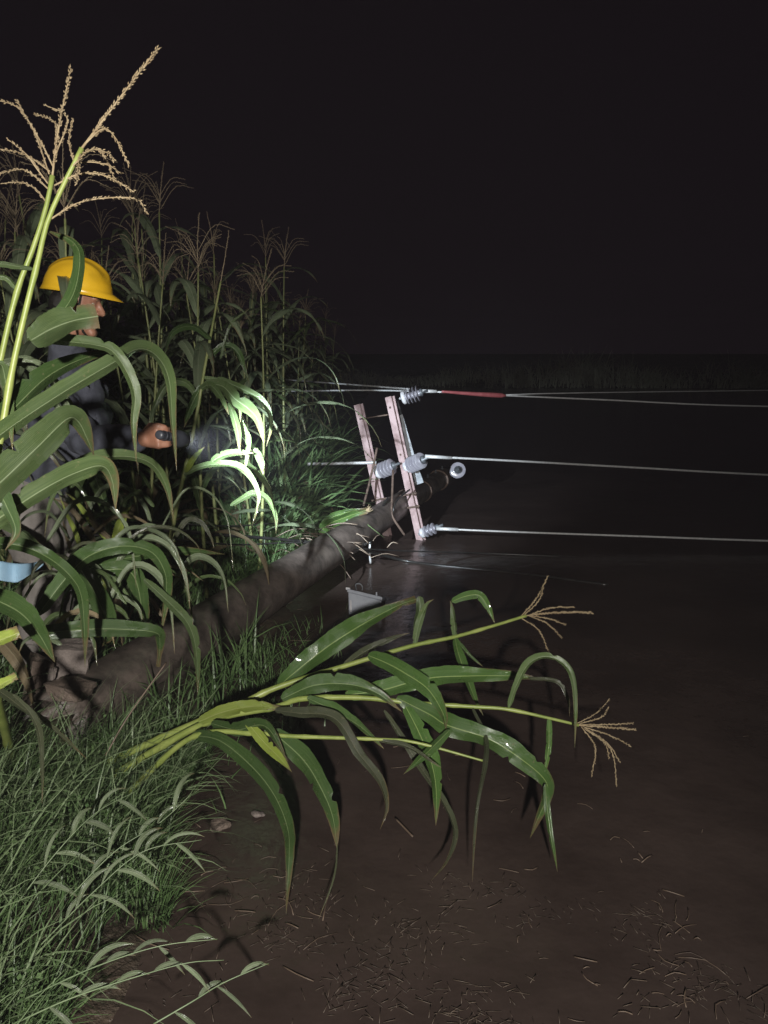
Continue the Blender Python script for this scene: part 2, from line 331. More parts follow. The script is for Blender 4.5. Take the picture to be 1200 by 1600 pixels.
def branch_mb(pts, r0, spl=0.010, step=0.005, n=24, rng=R):
    c = spline(pts, n); mb = MB(); mb.tube(c, [r0 * (1 - 0.55 * i / (n - 1)) for i in range(n)], 5)
    L = sum((c[i + 1] - c[i]).length for i in range(n - 1)); k = int(L / step)
    for j in range(int(k * 0.12), k):
        f = j / k * (n - 1); i = min(int(f), n - 2); p = c[i].lerp(c[i + 1], f - i); t = (c[i + 1] - c[i]).normalized()
        a = Vector((rng.uniform(-1, 1), rng.uniform(-1, 1), rng.uniform(-1, 1)))
        s_ = t.cross(a).normalized()
        mb.spikelet(p + s_ * r0 * 0.7, (t * 0.9 + s_ * rng.uniform(0.25, 0.6)), spl * rng.uniform(0.8, 1.2), spl * 0.19)
    return mb
def remesh_body(name, chains, voxel, m, parent=None, disp=0.0, dscale=8.0, smooth_it=4, blobs=()):
    mb = MB()
    for ch in chains:                                               # chain: [(point, radius), ...] as overlapping tapered capsules
        for i in range(len(ch) - 1):
            (p, a), (q, b_) = ch[i], ch[i + 1]; p = Vector(p); q = Vector(q)
            ax = (q - p); L = ax.length; ax.normalize(); prof = []
            for k in range(7): an = math.pi / 2 * (1 - k / 6); prof.append((-a * math.sin(an), max(a * math.cos(an), 1e-4)))
            for k in range(7): an = math.pi / 2 * k / 6; prof.append((L + b_ * math.sin(an), max(b_ * math.cos(an), 1e-4)))
            mb.lathe(p, ax, prof, 14)
    for (c, ax, ay, az) in blobs:                                   # ellipsoids: centre and half-axis vectors
        b0 = len(mb.v); U, V = 18, 12
        for j in range(V + 1):
            th = math.pi * j / V
            for i in range(U):
                ph = 2 * math.pi * i / U
                mb.v.append(Vector(c) + Vector(ax) * (math.sin(th) * math.cos(ph)) + Vector(ay) * (math.sin(th) * math.sin(ph)) + Vector(az) * math.cos(th))
        for j in range(V):
            for i in range(U):
                a = b0 + j * U + i; b_ = b0 + j * U + (i + 1) % U; mb.quad((a, b_, b_ + U, a + U))
    me0 = mb.mesh(name, m); o0 = bpy.data.objects.new(name + '_source', me0); C.objects.link(o0)
    rm = o0.modifiers.new('remesh', 'REMESH'); rm.mode = 'VOXEL'; rm.voxel_size = voxel; rm.use_smooth_shade = True
    if smooth_it:
        sm = o0.modifiers.new('smooth', 'SMOOTH'); sm.factor = 0.5; sm.iterations = smooth_it
    dg = bpy.context.evaluated_depsgraph_get(); me = bpy.data.meshes.new_from_object(o0.evaluated_get(dg))
    bpy.data.objects.remove(o0); bpy.data.meshes.remove(me0); me.name = name
    me.materials.clear(); me.materials.append(m)
    if disp:
        for v in me.vertices:
            v.co += v.normal * disp * (noise.noise(Vector((v.co.x * dscale, v.co.y * dscale, v.co.z * dscale * 1.7))) + 0.5 * noise.noise(v.co * dscale * 2.3))
    me.polygons.foreach_set('use_smooth', [True] * len(me.polygons)); me.update()
    return link(name, me, parent) if parent is not False else me

# ------------------------------------------------------------------ terrain and water
def shore(y):
    return -0.72 + 0.10 * math.sin(1.7 * y + 0.5) + 0.06 * math.sin(4.1 * y)
FAR = 36.0
def ground_z(x, y):
    nz = 0.05 * noise.noise(Vector((x * 1.1, y * 1.1, 0))) + 0.025 * noise.noise(Vector((x * 4, y * 4, 3)))
    d = shore(y) - x
    left = -0.35 + 0.35 * math.exp(min(0, d * 1.6)) if d < 0 else min(0.30, 0.24 * d)
    near = -0.5 + 0.62 * max(0, min(1, (1.35 - y) / 0.7))
    far = -0.5 + 0.14 * max(0, min(8, (y - FAR + 2.2)))
    far = min(far, 0.6)
    return max(left, near, far) + nz * (1 if abs(x) < 60 else 0)
xs = sorted(set([round(-7 + 0.09 * i, 3) for i in range(134)] + [-400, -250, -150, -90, -60, -40, -28, -20, -14, -10, -8.3, 6, 7.5, 9.5, 12, 16, 22, 30, 42, 60, 90, 150, 250, 400]))
ys = sorted(set([round(-1 + 0.09 * i, 3) for i in range(170)] + [-100, -40, -15, -6, -3, 15, 16, 17.5, 19, 21, 23, 25, 28, 31, 33, 34, 35, 36, 37, 38, 39, 40, 42, 46, 55, 80, 130, 220, 450]))
mb = MB(); nx = len(xs)
for y in ys:
    for x in xs: mb.v.append(Vector((x, y, ground_z(x, y))))
for j in range(len(ys) - 1):
    for i in range(nx - 1): a = j * nx + i; mb.quad((a, a + 1, a + 1 + nx, a + nx))
structure(mb.build('ground', M['ground']))
mb = MB()
wx = [-6, -3, -1, 1, 4, 10, 30, 80, 200]; wy = [0, 2, 4, 8, 14, 24, FAR + 3]
wx = [-200, -60, -20] + wx
for y in wy:
    for x in wx: mb.v.append(Vector((x, y, 0)))
for j in range(len(wy) - 1):
    for i in range(len(wx) - 1): a = j * len(wx) + i; mb.quad((a, a + 1, a + 1 + len(wx), a + len(wx)))
structure(mb.build('flood_water', M['water']))

# ------------------------------------------------------------------ the fallen pole
A = P(82, 1140, 3.14); Cx = P(619, 793, 7.14)
ax_p = (Cx - A).normalized(); B = A + ax_p * ((Cx - A).length + 1.75)
pole = thing('utility_pole', 'toppled muddy concrete power pole lying across the bank with its pink crossarms in the water', 'utility pole', A)
mb = MB(); seg = 40; rows = 60; rng = random.Random(3)
xv = ax_p.cross(Vector((0, 0, 1))).normalized(); yv = xv.cross(ax_p).normalized()      # right of the pole, up from the pole
Lp = (B - A).length
def pole_r(t): return 0.160 - 0.062 * t
for i in range(rows + 1):
    t = i / rows
    for k in range(seg):
        an = 2 * math.pi * k / seg
        jag = 0
        if i == 0: jag = 0.20 * noise.noise(Vector((math.cos(an) * 2.1, math.sin(an) * 2.1, 5))) + 0.10 * noise.noise(Vector((math.cos(an) * 6, math.sin(an) * 6, 1))) - 0.06
        if i == 1: jag = 0.06 * noise.noise(Vector((math.cos(an) * 2.1, math.sin(an) * 2.1, 5)))
        r_ = pole_r(t) * (1 + 0.012 * noise.noise(Vector((math.cos(an) * 1.5, math.sin(an) * 1.5, t * 9))) + 0.006 * noise.noise(Vector((math.cos(an) * 5, math.sin(an) * 5, t * 40))))
        mb.v.append(A + ax_p * (t * Lp + jag) + (xv * math.cos(an) + yv * math.sin(an)) * r_)
for i in range(rows):
    for k in range(seg): a = i * seg + k; b_ = i * seg + (k + 1) % seg; mb.quad((a, b_, b_ + seg, a + seg))
mb.quad(tuple(rows * seg + k for k in range(seg)))
# hollow broken mouth
b0 = len(mb.v)
for k in range(seg):
    an = 2 * math.pi * k / seg; mb.v.append(A + ax_p * (0.05 + 0.06 * noise.noise(Vector((math.cos(an) * 4, math.sin(an) * 4, 9)))) + (xv * math.cos(an) + yv * math.sin(an)) * 0.095)
for k in range(seg): mb.quad((k, b0 + k, b0 + (k + 1) % seg, (k + 1) % seg))
b1_ = len(mb.v)
for k in range(seg):
    an = 2 * math.pi * k / seg; mb.v.append(A + ax_p * 0.6 + (xv * math.cos(an) + yv * math.sin(an)) * 0.085)
for k in range(seg): mb.quad((b0 + k, b1_ + k, b1_ + (k + 1) % seg, b0 + (k + 1) % seg))
mb.quad(tuple(b1_ + k for k in range(seg)))
mb.build('pole_shaft', M['concrete'], pole)

arm_b = G(658, 843, 0.0); arm_t = P(609, 620, 7.05)
arm_dir = (arm_t - arm_b).normalized()
def channel(p0, p1, face, depth_, wd, lip, m, holes=True):
    """A rolled steel channel: front flange facing `face`, open side to its right."""
    d = (p1 - p0).normalized(); f = (face - d * face.dot(d)).normalized(); rgt = d.cross(f).normalized()
    if rgt.x < 0: rgt = -rgt
    th = 0.007; mid = (p0 + p1) / 2; h = (p1 - p0) / 2; mb = MB()
    mb.box(mid + f * (depth_ / 2), h, rgt * (wd / 2), f * (th / 2))                       # near flange
    mb.box(mid - f * (depth_ / 2), h, rgt * (wd / 2), f * (th / 2))                       # far flange
    mb.box(mid - rgt * (wd / 2 - th / 2), h * 0.9999, rgt * (th / 2), f * (depth_ / 2 - th / 2 - 0.0005))   # web
    o = mb.build('crossarm', m, pole, smooth=False)
    if holes:
        for q in (0.055, 0.30, 0.52):
            hb = MB(); c_ = p1 - d * (q * (p1 - p0).length) + f * (depth_ / 2 + th / 2)
            hb.lathe(c_ - f * 0.002, f, [(0, 0.011), (0.0035, 0.011), (0.0035, 0.007), (0.006, 0.007)], 10)
            hb.build('bolt', M['rust'], o)
    return o
toCam = (CAM - arm_t).normalized()
face1 = Matrix.Rotation(rad(-36), 3, arm_dir) @ toCam
a1 = channel(arm_b - arm_dir * 0.45, arm_t, face1, 0.052, 0.068, 0, M['pink'])
sh = P(560, 632, 7.22) - arm_t
a2 = channel(arm_b - arm_dir * 0.25 + sh, arm_t + sh, face1, 0.048, 0.068, 0, M['pink'])
# spacer rod between the two arms near their tops
mb = MB(); mb.tube([P(562, 655, 7.18), P(606, 648, 7.04)], 0.007, 8); mb.build('spacer_rod', M['rust'], pole)
# clamp bolts through pole and arms
for dz in (-0.05, 0.07):
    c_ = Cx + arm_dir * (dz + 0.03) - sh.normalized() * 0.1; mb = MB(); n_ = sh.normalized(); mb.tube([c_ - n_ * 0.14, c_ + n_ * 0.34], 0.009, 8); mb.lathe(c_ - n_ * 0.10, -n_, [(0, 0.018), (0.014, 0.018)], 6)
    mb.build('through_bolt', M['rust'], pole, smooth=False)
def insulator(c, axis, L, r, sheds=5, cap0=True, capm='cap', core=0.36):
    axis = Vector(axis).normalized(); p0 = Vector(c) - axis * (L / 2); prof = [(0, r * core)]
    for i in range(sheds):
        t0 = L * (0.06 + 0.88 * i / sheds); dt = L * 0.88 / sheds
        prof += [(t0, r * core), (t0 + dt * 0.30, r * core), (t0 + dt * 0.38, r * 0.85), (t0 + dt * 0.44, r * 0.985), (t0 + dt * 0.50, r), (t0 + dt * 0.56, r * 0.96), (t0 + dt * 0.60, r * 0.62), (t0 + dt * 0.64, r * core), (t0 + dt * 0.98, r * core)]
    prof.append((L, r * core)); mb = MB(); mb.lathe(p0, axis, prof, 24); o = mb.build('insulator', M['porcelain'], pole)
    cb = MB(); cb.lathe(p0 + axis * 0.004, -axis, [(0, r * 0.80), (0.022, r * 0.86), (0.032, r * 0.74), (0.036, 0.012), (0.06, 0.011)], 18); cb.build('end_cap', M[capm], o)
    cb = MB(); cb.lathe(p0 + axis * (L - 0.004), axis, [(0, r * 0.5), (0.02, r * 0.48), (0.028, 0.013), (0.075, 0.011)], 14); cb.build('end_fitting', M['steel'], o)
    return o
insulator(P(645, 617, 7.05), P(665, 612, 7.02) - P(630, 622, 7.08), 0.15, 0.076, 4)
insulator(P(650, 723, 7.0), P(668, 716, 6.85) - P(632, 731, 7.10), 0.20, 0.076, 5)
insulator(P(604, 732, 7.08), P(622, 725, 7.0) - P(590, 738, 7.14), 0.17, 0.076, 4)
insulator(P(672, 828, 6.98), P(690, 822, 6.9) - P(655, 836, 7.02), 0.14, 0.055, 3)
tipC = P(715, 735, 8.0)
insulator(tipC, (CAM + Vector((0.6, 0, 1.0)) - tipC), 0.10, 0.082, 3, capm='steel')
mb = MB(); mb.tube(spline([B + yv * 0.02, B + ax_p * 0.10 + yv * 0.03, P(706, 741, 8.06), tipC + (tipC - CAM).normalized() * 0.04], 12), 0.014, 8); mb.build('insulator_pin', M['rust'], pole)
for q, u in ((0.15, 0.09), (0.42, 0.10), (0.72, 0.10)):
    c_ = B - ax_p * q + yv * pole_r(0.95) ; mb = MB(); mb.lathe(c_ - yv * 0.012, yv, [(0, 0.016), (0.02, 0.016), (0.02, 0.009), (0.045, 0.009)], 6); mb.build('step_bolt', M['steel'], pole, smooth=False)
for q in (0.30, 0.95, 1.45):
    mb = MB(); c_ = B - ax_p * q; mb.lathe(c_ - ax_p * 0.02, ax_p, [(0, pole_r(0.95)), (0.002, pole_r(0.9) + 0.012), (0.04, pole_r(0.9) + 0.012), (0.042, pole_r(0.95))], 32); mb.build('clamp_band', M['rust'], pole)
# flat steel side brace behind the front arm
s0 = P(621, 626, 7.22); s1 = P(627, 648, 7.24); s2 = P(645, 722, 7.26); s3 = P(656, 756, 7.24)
mb = MB(); vd = (s1 - CAM).normalized()
def flat(mb, p, q, w0, w1, th=0.008):
    d = (q - p).normalized(); s_ = d.cross((p - CAM).normalized()).normalized(); nn = s_.cross(d); b_ = len(mb.v)
    for (c_, w_) in ((p, w0), (q, w1)):
        for u, v in ((-1, -1), (1, -1), (1, 1), (-1, 1)): mb.v.append(c_ + s_ * u * w_ / 2 + nn * v * th / 2)
    for i in range(4): j = (i + 1) % 4; mb.quad((b_ + i, b_ + j, b_ + 4 + j, b_ + 4 + i))
    mb.quad((b_ + 3, b_ + 2, b_ + 1, b_)); mb.quad((b_ + 4, b_ + 5, b_ + 6, b_ + 7))
flat(mb, s1, s2, 0.025, 0.065); flat(mb, s2 + (s2 - s1) * 0.005, s3, 0.065, 0.075)
mb.build('brace', M['steel'], pole, smooth=False)
mb = MB(); mb.tube([s1, s0], 0.010, 8); mb.tube([s0, P(632, 620, 7.08)], 0.007, 8); mb.build('brace_rod', M['steel'], pole)

# ------------------------------------------------------------------ line wires
def wire(name, pts, r_, label, cat, m='wire', n=60, seg=6, group=None):
    mb = MB(); mb.tube(spline(pts, n), r_, seg); return tag(mb.build(name, M[m]), label, cat, group)
w1 = wire('power_line', [P(660, 611, 7.03), P(790, 618, 7.2), P(950, 625, 7.5), P(1200, 635, 8.0), P(1700, 640, 9.5), P(2600, 640, 13)], 0.0085, 'pale line wire with a red sleeve running off from the topmost insulator', 'wire')
mb = MB(); c = spline([P(690, 611.8, 7.05), P(740, 615.5, 7.12), P(790, 618.3, 7.2)], 30); mb.tube(c, [0.011 + 0.012 * min(1, i / 22) for i in range(28)] + [0.016, 0.011], 8); mb.build('red_sleeve', M['sleeve'], w1)
wire('power_line', [P(790, 617, 7.2), P(900, 614, 7.6), P(1200, 610, 9.5), P(1700, 604, 13)], 0.006, 'faint thin line wire rising away beyond the red sleeve', 'wire')
w2 = wire('power_line', [P(664, 713, 6.86), P(800, 720, 7.0), P(1000, 731, 7.3), P(1200, 742, 7.7), P(1700, 764, 8.6), P(2600, 790, 11)], 0.0105, 'pale line wire running off from the middle insulator of the front crossarm', 'wire')
w3 = wire('power_line', [P(682, 826, 6.9), P(800, 831, 6.85), P(1000, 838, 6.8), P(1200, 845, 6.75), P(1500, 852, 6.75), P(1800, 858, 6.8)], 0.0095, 'pale line wire running low over the water from the lowest insulator', 'wire')
for (w_, px, py, d, qx, qy, e) in ((w2, 664, 713, 6.85, 706, 715.5, 6.9), (w3, 682, 826, 6.895, 716, 827.5, 6.89), (w1, 660, 611, 7.025, 682, 611.5, 7.035)):
    mb = MB(); mb.tube([P(px, py, d), P(qx, qy, e)], 0.0165, 8); mb.build('dead_end_grip', M['wire'], w_)
wire('power_line', [P(640, 608, 7.04), P(590, 604, 7.4), P(535, 600, 8.0), P(430, 592, 9.5)], 0.009, 'upper of two pale wires leading from the topmost insulator towards the corn', 'wire')
wire('power_line', [P(640, 611, 7.05), P(590, 610, 7.3), P(535, 610, 7.6), P(430, 612, 8.6)], 0.008, 'lower of two pale wires leading from the topmost insulator towards the corn', 'wire')
wire('power_line', [P(588, 722.5, 7.2), P(540, 724, 7.25), P(481, 725, 7.3)], 0.0155, 'thick cut off line wire pointing from the rear crossarm at the weeds', 'wire')

# ------------------------------------------------------------------ loose cables about the pole
pt = lambda x, y, d: P(x, y, d)
wire('loose_cable', [P(120, 826, 4.2), P(200, 826, 4.5), P(270, 829, 4.8), P(350, 836, 5.1), P(430, 842, 5.45), P(490, 848, 5.7), P(530, 853, 5.75), P(562, 858, 5.95), P(600, 868, 6.25), G(632, 876, 0.012), G(680, 883, 0.006), G(730, 888, 0.0), G(830, 899, -0.004), G(950, 914, 0.0)], 0.012, 'black cable sagging from the corn over the pole into the brown water', 'cable', 'black', 120, 7)
wire('loose_cable', [P(110, 840, 4.2), P(200, 834, 4.4), P(300, 846, 4.8), P(380, 851, 5.2), P(450, 848, 5.5), P(520, 850, 5.72), P(560, 857, 5.9), P(640, 861, 6.3), G(740, 864, 0.02), G(840, 868, 0.004), G(930, 872, -0.01)], 0.006, 'thin dark cable crossing the pole just above the thicker black cable', 'cable', 'black', 100)
wire('loose_cable', [P(200, 816, 4.6), P(280, 818, 5.0), P(360, 822, 5.6), P(420, 818, 6.0), P(470, 815, 6.3)], 0.006, 'short dark cable hanging through the weeds above the pole', 'cable', 'black', 60)
wire('tie_strap', [P(589, 700, 7.05), P(584, 725, 7.0), P(577, 755, 6.9), P(568, 790, 6.75)], 0.011, 'brown strap hanging from the rear crossarm to the pole', 'strap', 'rust', 30)
wire('loose_cable', [P(606, 778, 6.8), P(596, 795, 6.65), P(584, 812, 6.45), P(579, 826, 6.3), P(578, 850, 6.2)], 0.013, 'short bent cable stub hanging off the pole beside the corn husk', 'cable', 'black', 30)
wire('tie_strap', [P(614, 735, 7.0), P(613, 768, 6.85), P(612, 800, 6.7), P(616, 812, 6.7), P(632, 836, 6.8)], 0.011, 'brown strap hanging between the crossarms down into the water', 'strap', 'rust', 40)
wire('tie_strap', [P(640, 765, 6.9), P(622, 780, 6.75), P(615, 795, 6.7), P(614, 806, 6.72)], 0.008, 'thin dark strap looping round the pole beside the front crossarm', 'strap', 'black', 30)
wire('bare_wire', [P(578, 850, 6.2), P(577.5, 862, 6.2), P(579, 880, 6.25)], 0.009, 'pale bare wire end dangling below the bent cable stub', 'wire', 'wire', 12)

# ------------------------------------------------------------------ torn corn husk lying on the pole
hk = thing('corn_husk', 'bright green corn husk with frayed pale end lying on the pole', 'corn husk', P(535, 820, 6.1))
hero_leaf(hk, [(499, 832), (515, 818), (545, 806), (572, 797)], 6.15, 6.3, 24, 15, 'leaf_bright', 27, blunt=0.5, base=0.75, fold=-0.5)
hero_leaf(hk, [(500, 822), (520, 808), (548, 799), (570, 796)], 6.22, 6.34, 14, -15, 'leaf_bright', 24, blunt=0.4, fold=-0.4)
for i in range(6):
    mb = MB(); mb.tube(spline([P(568, 797, 6.3), P(575, 795 + i, 6.3), P(572 + 2.2 * i, 788 + 2.8 * abs(i - 2), 6.28)], 8), [0.006 - 0.0006 * k for k in range(8)], 5); mb.build('silk', M['tassel'], hk)

# ------------------------------------------------------------------ grey box in the water
bx = thing('grey_box', 'small grey plastic box with wire handle half sunk behind the toppled corn', 'box', G(570, 955, 0))
p00 = P(545, 962, 5.05); p10 = P(596, 968, 5.0); p01 = P(544, 925, 5.08); p11 = P(596, 938, 5.02)
fr = (p10 - p00).normalized(); up_ = ((p01 + p11) / 2 - (p00 + p10) / 2).normalized(); bk = fr.cross(up_).normalized()
if bk.y < 0: bk = -bk
def taper_box(mb, p00, p10, p01, p11, depth_v, inset=0.0):
    b_ = len(mb.v); mb.v += [p00, p10, p11, p01, p00 + depth_v, p10 + depth_v, p11 + depth_v, p01 + depth_v]
    for q in ((0, 1, 2, 3), (5, 4, 7, 6), (4, 0, 3, 7), (1, 5, 6, 2), (3, 2, 6, 7), (4, 5, 1, 0)): mb.quad(tuple(b_ + i for i in q))
def bevelled(mb, name, m, parent, w_=0.006):
    me = mb.mesh(name, m, False); bm = bmesh.new(); bm.from_mesh(me); bmesh.ops.remove_doubles(bm, verts=bm.verts, dist=1e-5)
    bmesh.ops.recalc_face_normals(bm, faces=bm.faces)
    bmesh.ops.bevel(bm, geom=list(bm.edges), offset=w_, segments=2, affect='EDGES', profile=0.6); bm.to_mesh(me); bm.free(); return link(name, me, parent)
mb = MB(); taper_box(mb, p00, p10, p01, p11, bk * 0.13); bevelled(mb, 'box_body', M['box'], bx)
mb = MB(); e = 0.006; taper_box(mb, p01 - fr * e - bk * e, p11 + fr * e - bk * e, p01 - fr * e - bk * e + up_ * 0.022, p11 + fr * e - bk * e + up_ * 0.022, bk * (0.13 + 2 * e)); bevelled(mb, 'box_lid', M['box'], bx, 0.004)
mb = MB(); q = p01 + up_ * 0.022; mb.tube(spline([q + fr * 0.05 + bk * 0.03, q + fr * 0.045 + bk * 0.03 + up_ * 0.035, q + fr * 0.075 + bk * 0.035 + up_ * 0.042, q + fr * 0.09 + bk * 0.04 + up_ * 0.02, q + fr * 0.085 + bk * 0.04], 16), 0.005, 7); mb.build('handle', M['steel'], bx)
mb = MB(); mb.box(q - fr * 0.004 + bk * 0.02, fr * 0.014, bk * 0.014, up_ * 0.008); bevelled(mb, 'latch', M['cap'], bx, 0.002)
mb = MB(); mb.box(p00.lerp(p01, 0.42) + fr * 0.016 - bk * 0.002, fr * 0.006, up_ * 0.038, bk * 0.002); bevelled(mb, 'side_label', M['cap'], bx, 0.0008)
mb = MB(); mb.box(p11.lerp(p01, 0.16) + up_ * 0.032 + bk * 0.02, fr * 0.005, bk * 0.006, up_ * 0.014); bevelled(mb, 'catch', M['box'], bx, 0.002)

# ------------------------------------------------------------------ worker
gz = ground_z(-1.52, 3.4)
wk = thing('person', 'worker in yellow helmet and navy jacket reaching out with a torch', 'person', (-1.52, 3.4, gz))
hd = P(122, 478, 3.3)                                              # head centre
HF = Vector((0.985, 0.10, -0.14)).normalized(); HS = Vector((0.10, -0.99, 0)).normalized(); HU = HS.cross(HF).normalized()
if HU.z < 0: HU = -HU
sh_r = P(78, 628, 3.22); el_r = P(138, 692, 3.14); wr_r = P(220, 686, 2.98); kn_r = P(252, 684, 2.94)
sh_l = sh_r + Vector((0.03, 0.38, 0)); el_l = sh_l + Vector((-0.20, 0.03, -0.23)); wr_l = el_l + Vector((-0.10, -0.02, -0.23))
neck = hd - HU * 0.135 - HF * 0.035; chest = (sh_r + sh_l) / 2 + Vector((-0.01, 0, -0.08)); belly = Vector((-1.58, 3.41, 1.18)); pel = Vector((-1.59, 3.41, gz + 0.90))
hip_r = pel + Vector((0.0, -0.09, -0.03)); hip_l = pel + Vector((0, 0.09, -0.03))
kne_r = Vector((-1.50, 3.27, gz + 0.49)); ank_r = Vector((-1.57, 3.25, gz + 0.09)); kne_l = Vector((-1.53, 3.55, gz + 0.48)); ank_l = Vector((-1.62, 3.56, gz + 0.09))
fw = (kn_r - wr_r).normalized(); hs_ = Vector((0, 0, 1)); hs_ = (hs_ - fw * hs_.dot(fw)).normalized(); ho = fw.cross(hs_).normalized()      # ho away from the camera or towards it
if ho.y > 0: ho = -ho                                              # towards the camera: back of the hand
palm = wr_r + fw * 0.075
chains = [[(pel, 0.13), (belly, 0.125), (chest, 0.14)], [(chest + Vector((0.02, 0, 0.06)), 0.09), (neck - HU * 0.04, 0.062), (neck + HU * 0.03, 0.058)],
          [(sh_r, 0.058), (el_r, 0.043), (wr_r, 0.029)], [(sh_l, 0.058), (el_l, 0.043), (wr_l, 0.028)],
          [(chest, 0.11), (sh_r, 0.06)], [(chest, 0.11), (sh_l, 0.06)],
          [(hip_r, 0.085), (kne_r, 0.058), (ank_r, 0.042)], [(hip_l, 0.085), (kne_l, 0.058), (ank_l, 0.042)],
          [(wr_r, 0.028), (wr_r + fw * 0.03, 0.030)]]
def hand(wr, fw, hs_, ho, curl):
    """Palm, four unequal fingers and a thumb; curl 1 closes the fingers round a grip."""
    for j, ln in ((-1.5, 0.92), (-0.5, 1.0), (0.5, 0.98), (1.5, 0.85)):
        k0 = wr + fw * 0.015 + hs_ * j * -0.010; k1 = wr + fw * 0.092 + hs_ * j * -0.0205 + ho * 0.012
        chains.append([(k0, 0.017), (k1, 0.0125)])
        c = lambda f, o, e, L: (fw * (f * curl + e * (1 - curl)) - ho * (o * curl + (1 - curl) * 0.35)).normalized() * L * ln
        k2 = k1 + c(0.62, 0.75, 0.9, 0.040); k3 = k2 + c(-0.25, 0.97, 0.8, 0.026); k4 = k3 + c(-0.98, 0.1, 0.7, 0.020)
        chains.append([(k1, 0.0108), (k2, 0.0094), (k3, 0.0084), (k4, 0.0074)])
    t0 = wr + fw * 0.03 + hs_ * 0.024; t1 = t0 + (fw * 0.75 + hs_ * 0.55 + ho * 0.25).normalized() * 0.045; t2 = t1 + (fw * 0.95 - ho * 0.2 - hs_ * 0.05).normalized() * 0.033; t3 = t2 + (fw * 0.7 - ho * 0.6 - hs_ * 0.3).normalized() * 0.024
    chains.append([(t0, 0.017), (t1, 0.0125), (t2, 0.0108), (t3, 0.009)])
hand(wr_r, fw, hs_, ho, 1.0)
fl_ = (wr_l - el_l).normalized(); hl = Vector((1, 0, 0)); hl = (hl - fl_ * hl.dot(fl_)).normalized(); ol = fl_.cross(hl).normalized()
if ol.y < 0: ol = -ol
hand(wr_l, fl_, hl, ol, 0.35)
# head with brow, nose, lips, chin and ears
H = lambda f, s_, u: hd + HF * f + HS * s_ + HU * u
blobs = [(H(-0.012, 0, 0.03), HF * 0.098, HS * 0.077, HU * 0.095), (H(0.018, 0, -0.045), HF * 0.066, HS * 0.060, HU * 0.082)]
chains += [[(H(0.080, 0, 0.028), 0.011), (H(0.103, 0, -0.018), 0.014)], [(H(0.088, -0.017, -0.021), 0.010), (H(0.088, 0.017, -0.021), 0.010)],
           [(H(0.078, -0.034, 0.040), 0.012), (H(0.078, 0.034, 0.040), 0.012)], [(H(0.078, -0.018, -0.058), 0.0095), (H(0.078, 0.018, -0.058), 0.0095)],
           [(H(0.077, -0.015, -0.071), 0.010), (H(0.077, 0.015, -0.071), 0.010)], [(H(0.066, -0.012, -0.105), 0.020), (H(0.066, 0.012, -0.105), 0.020)],
           [(H(-0.008, 0.076, 0.018), 0.013), (H(-0.004, 0.078, -0.025), 0.010)], [(H(-0.008, -0.076, 0.018), 0.013), (H(-0.004, -0.078, -0.025), 0.010)],
           [(H(0.045, 0.045, -0.018), 0.022), (H(0.055, 0.035, -0.025), 0.02)]]
body = remesh_body('body', chains, 0.0055, M['skin'], wk, blobs=blobs, smooth_it=3)
for s_ in (-1, 1):
    mb = MB(); c_ = H(0.070, 0.032 * s_, 0.016); mb.lathe(c_ - HF * 0.013, HF, [(0, 0.001), (0.003, 0.006), (0.010, 0.0095), (0.016, 0.006), (0.019, 0.001)], 12); mb.build('eye', M['eye'], wk)
remesh_body('hair', [[(H(-0.03, -0.03, 0.03), 0.072), (H(-0.045, 0.03, 0.0), 0.066)], [(H(-0.05, 0, -0.02), 0.06), (H(-0.06, 0, -0.055), 0.05)]], 0.007, M['hair'], wk, disp=0.004, dscale=60)
remesh_body('jacket', [[(pel + Vector((0, 0, 0.02)), 0.165), (belly, 0.160), (chest, 0.170), (chest + Vector((0.03, 0, 0.06)), 0.125), (neck - HU * 0.045, 0.082)],
    [(chest, 0.15), (sh_r, 0.088)], [(chest, 0.15), (sh_l, 0.088)], [(sh_r, 0.090), (el_r, 0.068), (el_r.lerp(wr_r, 0.55), 0.060), (el_r.lerp(wr_r, 0.90), 0.052)],
    [(sh_l, 0.088), (el_l, 0.065), (el_l.lerp(wr_l, 0.9), 0.046)]], 0.008, M['jacket'], wk, disp=0.016, dscale=9, smooth_it=3)
remesh_body('trousers', [[(pel + Vector((0, 0, 0.06)), 0.15), (pel - Vector((0, 0, 0.05)), 0.155)], [(hip_r, 0.118), (kne_r, 0.088), (ank_r + Vector((0, 0, 0.10)), 0.072)], [(hip_l, 0.118), (kne_l, 0.088), (ank_l + Vector((0, 0, 0.10)), 0.072)]], 0.008, M['trousers'], wk, disp=0.014, dscale=9, smooth_it=3)
for a_ in (ank_r, ank_l):
    remesh_body('boot', [[(a_ + Vector((0, 0, 0.16)), 0.064), (a_ + Vector((0, 0, -0.02)), 0.056)], [(a_ + Vector((-0.03, 0, -0.045)), 0.046), (a_ + Vector((0.10, 0, -0.045)), 0.046), (a_ + Vector((0.18, -0.005, -0.052)), 0.040)]], 0.006, M['boot'], wk)
